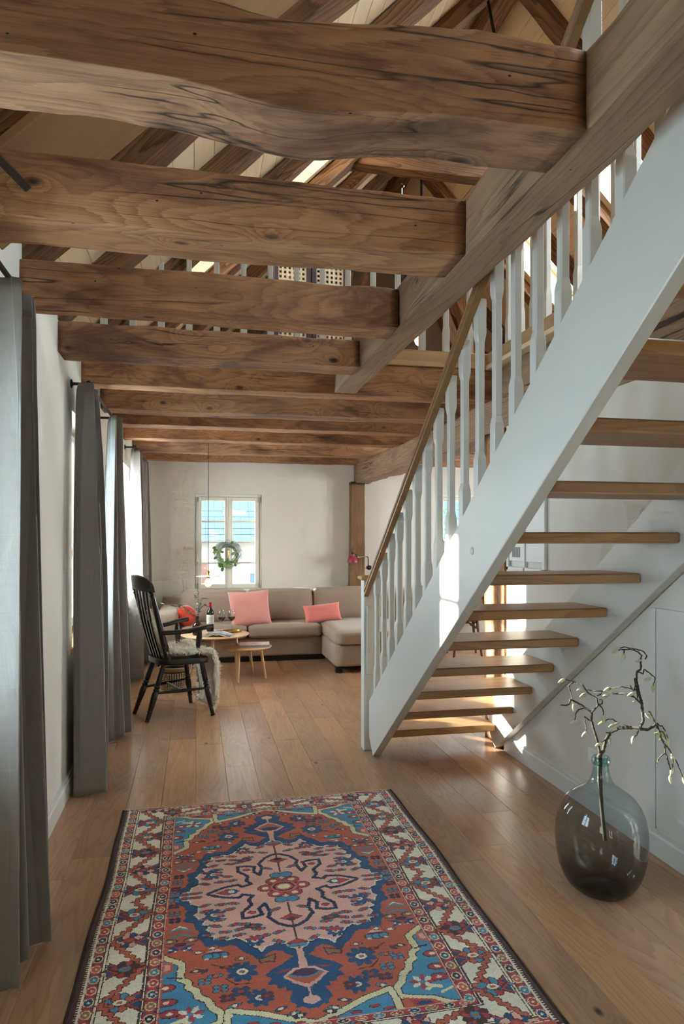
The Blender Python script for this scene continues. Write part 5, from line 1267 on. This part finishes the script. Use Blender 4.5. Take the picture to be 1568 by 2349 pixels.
obj('filament', MB().tube([(0.108,7.12,0.96),(0.106,7.12,0.935),(0.112,7.12,0.955),(0.116,7.12,0.93),(0.121,7.12,0.955),(0.124,7.12,0.935),(0.122,7.12,0.96)], 0.0022, 5), emit('filament_glow', 'ffcf8a', 60), pl, world=True)

wl = thing('wall_lamp', 'dark red jointed wall lamp beside the timber post', 'lamp', (2.20, 8.74, 1.0))
cx_, cy_ = 1.955, 8.55
obj('shade', MB().lathe([(0.074,1.080),(0.071,1.100),(0.062,1.130),(0.045,1.150),(0.026,1.160),(0.024,1.190),(0.022,1.190),(0.024,1.157),(0.043,1.147),(0.060,1.128),(0.069,1.099),(0.072,1.080)], 32, (cx_,cy_,0), closed=True), MAT['red_lamp'], wl, world=True, smooth=True)
obj('lamp_socket', MB().lathe([(0.012,1.19),(0.016,1.195),(0.014,1.208),(0.006,1.215)], 14, (cx_,cy_,0)), MAT['iron'], wl, world=True, smooth=True)
obj('flex', MB().tube([(cx_+0.018*math.sin(a*0.7)-0.010, cy_, 1.222+0.018*(1-math.cos(a*0.7))) for a in range(-4, 8)], 0.003, 6), MAT['cord'], wl, world=True, smooth=True)
obj('arm', MB().tube([(cx_+0.005,cy_,1.205),(cx_+0.03,cy_,1.20),(cx_+0.065,cy_,1.150)], 0.0048, 8), MAT['iron'], wl, world=True, smooth=True)
for p in ((cx_+0.028,cy_,1.203),(cx_+0.068,cy_,1.147)): obj('joint', MB().sphere(p, 0.011, 0.009, 0.011), MAT['chrome'], wl, world=True, smooth=True)
obj('arm', MB().tube([(cx_+0.068,cy_,1.147),(cx_+0.15,cy_+0.03,1.152),(cx_+0.195,cy_+0.05,1.152)], 0.0055, 8), MAT['chrome'], wl, world=True, smooth=True)
obj('arm', MB().tube([(cx_+0.195,cy_+0.05,1.152),(cx_+0.215,cy_+0.055,1.148),(cx_+0.220,cy_+0.058,1.12),(cx_+0.222,cy_+0.06,1.03),(cx_+0.235,cy_+0.08,1.008),(cx_+0.27,cy_+0.195,1.004)], 0.0062, 8), MAT['iron'], wl, world=True, smooth=True)
obj('wall_plate', MB().lathe([(0.03,0),(0.03,0.008),(0.012,0.012)], 20, axis=(0,-1,0), org=(cx_+0.27, 8.748, 1.004)), MAT['iron'], wl, world=True, smooth=True)

# ================================================================== wreath in the window
wr = thing('twig_wreath', 'wire and twig wreath with green leaves hanging in the window', 'wreath', (0.375, 8.63, 1.19))
rr = random.Random(17); C0 = Vector((0.375, 8.63, 1.19))
wire = MB()
for k in range(34):
    a0 = rr.uniform(0, 6.28); P = []; rb = rr.uniform(0.105, 0.175); ph_ = rr.uniform(0, 6.28)
    for i in range(30):
        a = a0+i*rr.uniform(0.17,0.25); r_ = rb+0.022*math.sin(a*3+ph_)+rr.uniform(-0.006,0.006); P.append(C0+Vector((r_*math.cos(a), 0.035*math.sin(a*2.3+ph_)*((0.185-rb)/0.08), r_*math.sin(a))))
    wire.tube(P, 0.0011, 4)
o = obj('wire', wire, plain('silver_wire', '9aa8a0', 0.5, 0.4, var=0.2), wr, world=True); o['kind'] = 'stuff'
nest = MB()
for k in range(13):
    a0 = rr.uniform(0, 6.28); P = []; rb = rr.uniform(0.085, 0.125)
    for i in range(18):
        a = a0+i*0.24; P.append(C0+Vector(((rb+rr.uniform(-0.008,0.008))*math.cos(a), rr.uniform(-0.02,0.02), (rb+rr.uniform(-0.008,0.008))*math.sin(a))))
    nest.tube(P, 0.0017, 4)
o = obj('twigs', nest, plain('brown_twig', '4a3a28', 0.9, var=0.3), wr, world=True); o['kind'] = 'stuff'
lfm = [plain('wreath_leaf', '5f8a48', 0.6, var=0.2, nscale=30), plain('wreath_leaf_pale', '98b070', 0.6, var=0.2, nscale=30)]
for k in range(30):
    a = rr.choice((rr.uniform(2.2, 4.9), rr.uniform(2.4, 5.3), rr.uniform(0, 6.28))); r_ = rr.uniform(0.09, 0.175); p = C0+Vector((r_*math.cos(a), rr.uniform(-0.05,-0.02), r_*math.sin(a)))
    d = Vector((rr.uniform(-1,1), rr.uniform(-0.5,0.2), rr.uniform(-1,0.6))).normalized(); u = d.cross(Vector((0,-1,0.2))).normalized(); q = rr.uniform(0.042, 0.068); n_ = d.cross(u)*q*0.12
    m = MB().add([p, p+d*q*0.35+u*q*0.34+n_, p+d*q*0.75+u*q*0.26+n_, p+d*q*1.05, p+d*q*0.75-u*q*0.26+n_, p+d*q*0.35-u*q*0.34+n_, p+d*q*0.5-n_], [(0,1,6),(1,2,6),(2,3,6),(3,4,6),(4,5,6),(5,0,6)])
    obj('leaf', m, lfm[k % 2], wr, world=True, smooth='all')
obj('hanging_thread', MB().tube([(0.375,8.63,1.36),(0.385,8.66,1.65),(0.395,8.735,1.92)], 0.0012, 5), MAT['cord'], wr, world=True)

# ================================================================== dining corner behind the stairs
def bentwood(label, loc, rz):
    b = thing('bentwood_chair', label, 'chair', loc, rz); D = MAT['dining_wood']
    obj('seat', MB().lathe([(0.15,0.425),(0.195,0.428),(0.203,0.44),(0.200,0.452),(0.19,0.456),(0.001,0.450)], 32), D, b, smooth=True)
    for (tx, ty, fx, fy) in ((0.13,-0.13,0.18,-0.18),(0.13,0.13,0.18,0.18),(-0.13,-0.12,-0.20,-0.165),(-0.13,0.12,-0.20,0.165)): obj('leg', MB().tube([(tx,ty,0.43),((tx+fx)/2,(ty+fy)/2,0.2),(fx,fy,0)], [0.019,0.016,0.013], 12), D, b, smooth=True)
    for k in range(4):
        a0 = k*math.pi/2-0.7854; P = [(0.150*math.cos(a0+t_*1.5708)*1.05, 0.150*math.sin(a0+t_*1.5708)*1.05, 0.34+0.07*math.sin(t_*math.pi)) for t_ in [i/10 for i in range(11)]]
        obj('bow_brace', MB().tube(P, 0.009, 8), D, b, smooth=True)
    P = [(-0.17+(-0.09)*math.sin(t_*math.pi)-0.01, 0.19*math.cos(t_*math.pi), 0.44+0.46*math.sin(t_*math.pi)**0.6) for t_ in [i/24 for i in range(25)]]
    obj('back_hoop', MB().tube(P, 0.014, 10), D, b, smooth=True)
    P = [(-0.17+(-0.06)*math.sin(t_*math.pi)-0.01, 0.10*math.cos(t_*math.pi), 0.44+0.33*math.sin(t_*math.pi)**0.6) for t_ in [i/20 for i in range(21)]]
    obj('back_bow', MB().tube(P, 0.009, 8), D, b, smooth=True)
    return b
bentwood('dark bentwood chair glimpsed between the stair treads', (3.10, 7.62, 0), R(80))
dt = thing('dining_table', 'dark dining table on turned legs behind the bentwood chair', 'table', (3.35, 8.15, 0))
obj('table_top', MB().cbox(2.85, 7.86, 0.735, 4.25, 8.62, 0.765, 0.006), MAT['dining_wood'], dt, world=True)
obj('apron', MB().cbox(2.93, 7.93, 0.64, 4.17, 8.55, 0.735, 0.004), MAT['dining_wood'], dt, world=True)
for (x_, y_) in ((2.96,7.95),(4.14,7.95),(2.96,8.52),(4.14,8.52)): obj('leg', MB().lathe([(0.018,0),(0.03,0.02),(0.042,0.07),(0.03,0.11),(0.022,0.16),(0.028,0.3),(0.04,0.5),(0.036,0.56),(0.044,0.58),(0.044,0.70)], 16, (x_,y_,0)), MAT['dining_wood'], dt, world=True, smooth=True)

# ================================================================== loft things
ls = thing('cane_screen', 'purple-framed folding screen with woven cane panels in the loft', 'screen', (0.86, 5.22, 2.60), R(6))
for (a, b) in ((-0.29, 0.0), (0.01, 0.30)):
    f = MB()
    for q in ((a,0.0,a+0.035,1.15),(b-0.035,0.0,b,1.15),(a,1.11,b,1.15),(a,0.0,b,0.05)): f.cbox(q[0],-0.015,q[1],q[2],0.015,q[3],0.003)
    obj('frame', f, plain('purple_frame_%d' % int(a*100), '4a3a48', 0.5), ls)
    lt = MB(); st_ = 0.036
    n_ = int((b-a-0.07)/st_); m_ = int(1.06/st_)
    for k in range(n_+1):
        x_ = a+0.035+k*st_; lt.box(x_-0.0085,-0.003,0.05,x_+0.0085,0.0,1.11)
    for k in range(m_+1):
        z_ = 0.055+k*st_; lt.box(a+0.035,0.0,z_-0.0085,b-0.035,0.003,z_+0.0085)
    o = obj('cane', lt, plain('cane_%d' % int(a*100), 'e9e2cc', 0.7), ls); o['kind'] = 'stuff'
lp_ = thing('loft_pendant', 'black tube pendant with a glowing globe bulb hanging in the loft', 'lamp', (2.18, 6.47, 3.2))
obj('rod', MB().tube([(2.18,6.47,5.35),(2.18,6.47,3.24)], 0.012, 10), MAT['iron'], lp_, world=True, smooth=True)
obj('socket', MB().lathe([(0.022,3.17),(0.024,3.18),(0.024,3.26),(0.015,3.28)], 16, (2.18,6.47,0)), MAT['iron'], lp_, world=True, smooth=True)
obj('bulb', MB().sphere((2.155,6.44,3.345), 0.055, n=20, m=12), emit('loft_bulb', 'ffe3bd', 6), lp_, world=True, smooth='all')
obj('arm', MB().tube([(2.18,6.47,3.27),(2.165,6.45,3.30)], 0.010, 8), MAT['iron'], lp_, world=True, smooth=True)
tag(obj('ridge_cable', MB().tube([(1.995,4.5,5.25),(2.04,4.5,5.02),(2.085,4.5,4.84),(2.13,4.5,4.56)], 0.011, 8), MAT['iron'], None, smooth=True), 'taut black cable slanting down from the ridge', 'cable')
hg = thing('coat_hanger', 'pale wooden coat hanger on a chrome hook under the loft collar beam', 'hanger', (1.62, 5.30, 4.10))
obj('shoulder', MB().tube([(1.62+u*0.2, 5.30, 4.14-0.055*u*u*abs(u)**0.2) for u in [-1,-0.7,-0.4,-0.15,0,0.15,0.4,0.7,1]], [0.010,0.013,0.014,0.013,0.012,0.013,0.014,0.013,0.010], 8), MAT['light_oak'], hg, world=True, smooth=True)
obj('hook', MB().tube([(1.62,5.30,4.14),(1.62,5.30,4.22)]+[(1.62+0.018*math.sin(a), 5.30, 4.24-0.018*math.cos(a)) for a in [0.4*i for i in range(1, 10)]], 0.0028, 6), MAT['chrome'], hg, world=True, smooth=True)

# ================================================================== outside the windows
struct('ground', MB().box(-60, -60, -3.6, 60, 90, -3.4), plain('street_ground', '9a968c', 0.95, nscale=1))
nh = thing('neighbour_house', 'pale house with a blue-grey tiled roof outside the back window', 'house', (2.0, 25.0, -3.4))
obj('wall', MB().box(-8, 24.0, -3.4, 14, 32, 1.30), plain('pale_render', 'd9d5cb', 0.9), nh, world=True)
rf = obj('roof', MB().prism([(23.5,1.25),(28.0,6.2),(32.5,1.25)], 'x', -8.4, 14.4), plain('slate_under', '6c8798', 0.9), nh, world=True)
sl_ = plain('blue_slate', '7e9bb0', 0.7, var=0.15, nscale=8); rowm = None
d = Vector((0, 4.5, 4.95)).normalized()
for k in range(24):
    p = Vector((0, 23.5, 1.27))+d*(k*0.28)
    if rowm is None:
        tm = MB()
        for q in range(76): tm.cbox(-8.4+q*0.30, -0.01, 0.0, -8.4+q*0.30+0.296, 0.30, 0.03, 0.004)
        o = obj('tile_row', tm, sl_, rf); o.rotation_euler = (math.atan2(4.95, 4.5), 0, 0); rowm = o.data
    else:
        o = bpy.data.objects.new('tile_row', rowm); COL.objects.link(o); o.parent = rf; o.rotation_euler = (math.atan2(4.95, 4.5), 0, 0)
    o['kind'] = 'stuff'; o.location = p-Vector(nh.location)
obj('brick_bay', MB().box(-1.5, 23.6, -3.4, 0.35, 24.0, 0.55), plain('brick', 'a87a70', 0.9, var=0.2, nscale=20), nh, world=True)
for (x_, z_) in ((-2.2,-0.25),(-2.2,-2.9),(2.2,-0.35),(3.6,-0.35),(2.2,-2.6),(3.6,-2.6)):
    w_ = obj('window', MB().box(x_-0.45, 23.95, z_-0.6, x_+0.45, 24.05, z_+0.6), MAT['paint_frame'], nh, world=True)
    for sx_ in (-1, 1):
        for sz_ in (-1, 1): obj('pane', MB().box(x_+sx_*0.21-0.17, 23.93, z_+sz_*0.28-0.22, x_+sx_*0.21+0.17, 23.97, z_+sz_*0.28+0.22), plain('far_pane_%d%d' % (int(x_*10)+99, int(z_*10)+99), '6d8ba0', 0.2), w_, world=True)
obj('chimney', MB().cbox(0.9, 24.3, 1.3, 1.7, 25.0, 2.35, 0.02), plain('white_chimney', 'e6e2d8', 0.9), nh, world=True)

gt = thing('garden_tree', 'green tree outside the dining corner window', 'tree', (5.6, 14.6, -3.4))
obj('trunk', MB().tube([(5.6,14.6,-3.4),(5.65,14.6,-1.2),(5.55,14.6,0.6),(5.6,14.6,1.6)], [0.14,0.11,0.08,0.03], 10), plain('tree_bark', '5a4a3a', 0.9), gt, world=True, smooth=True)
rr = random.Random(31); lv = MB()
for k in range(1500):
    a, b_, c_ = rr.gauss(0, 0.75), rr.gauss(0, 0.6), rr.gauss(0, 0.8); p = Vector((5.6+a, 14.6+b_, 1.0+c_)); d = Vector((rr.uniform(-1,1), rr.uniform(-1,1), rr.uniform(-1,1))).normalized(); u = d.orthogonal().normalized(); q = rr.uniform(0.06, 0.12)
    lv.add([p, p+d*q*0.5+u*q*0.3, p+d*q, p+d*q*0.5-u*q*0.3], [(0,1,2,3)])
o = obj('foliage', lv, plain('tree_leaf', '6f8f4a', 0.7, var=0.25, nscale=3), gt, world=True); o['kind'] = 'stuff'
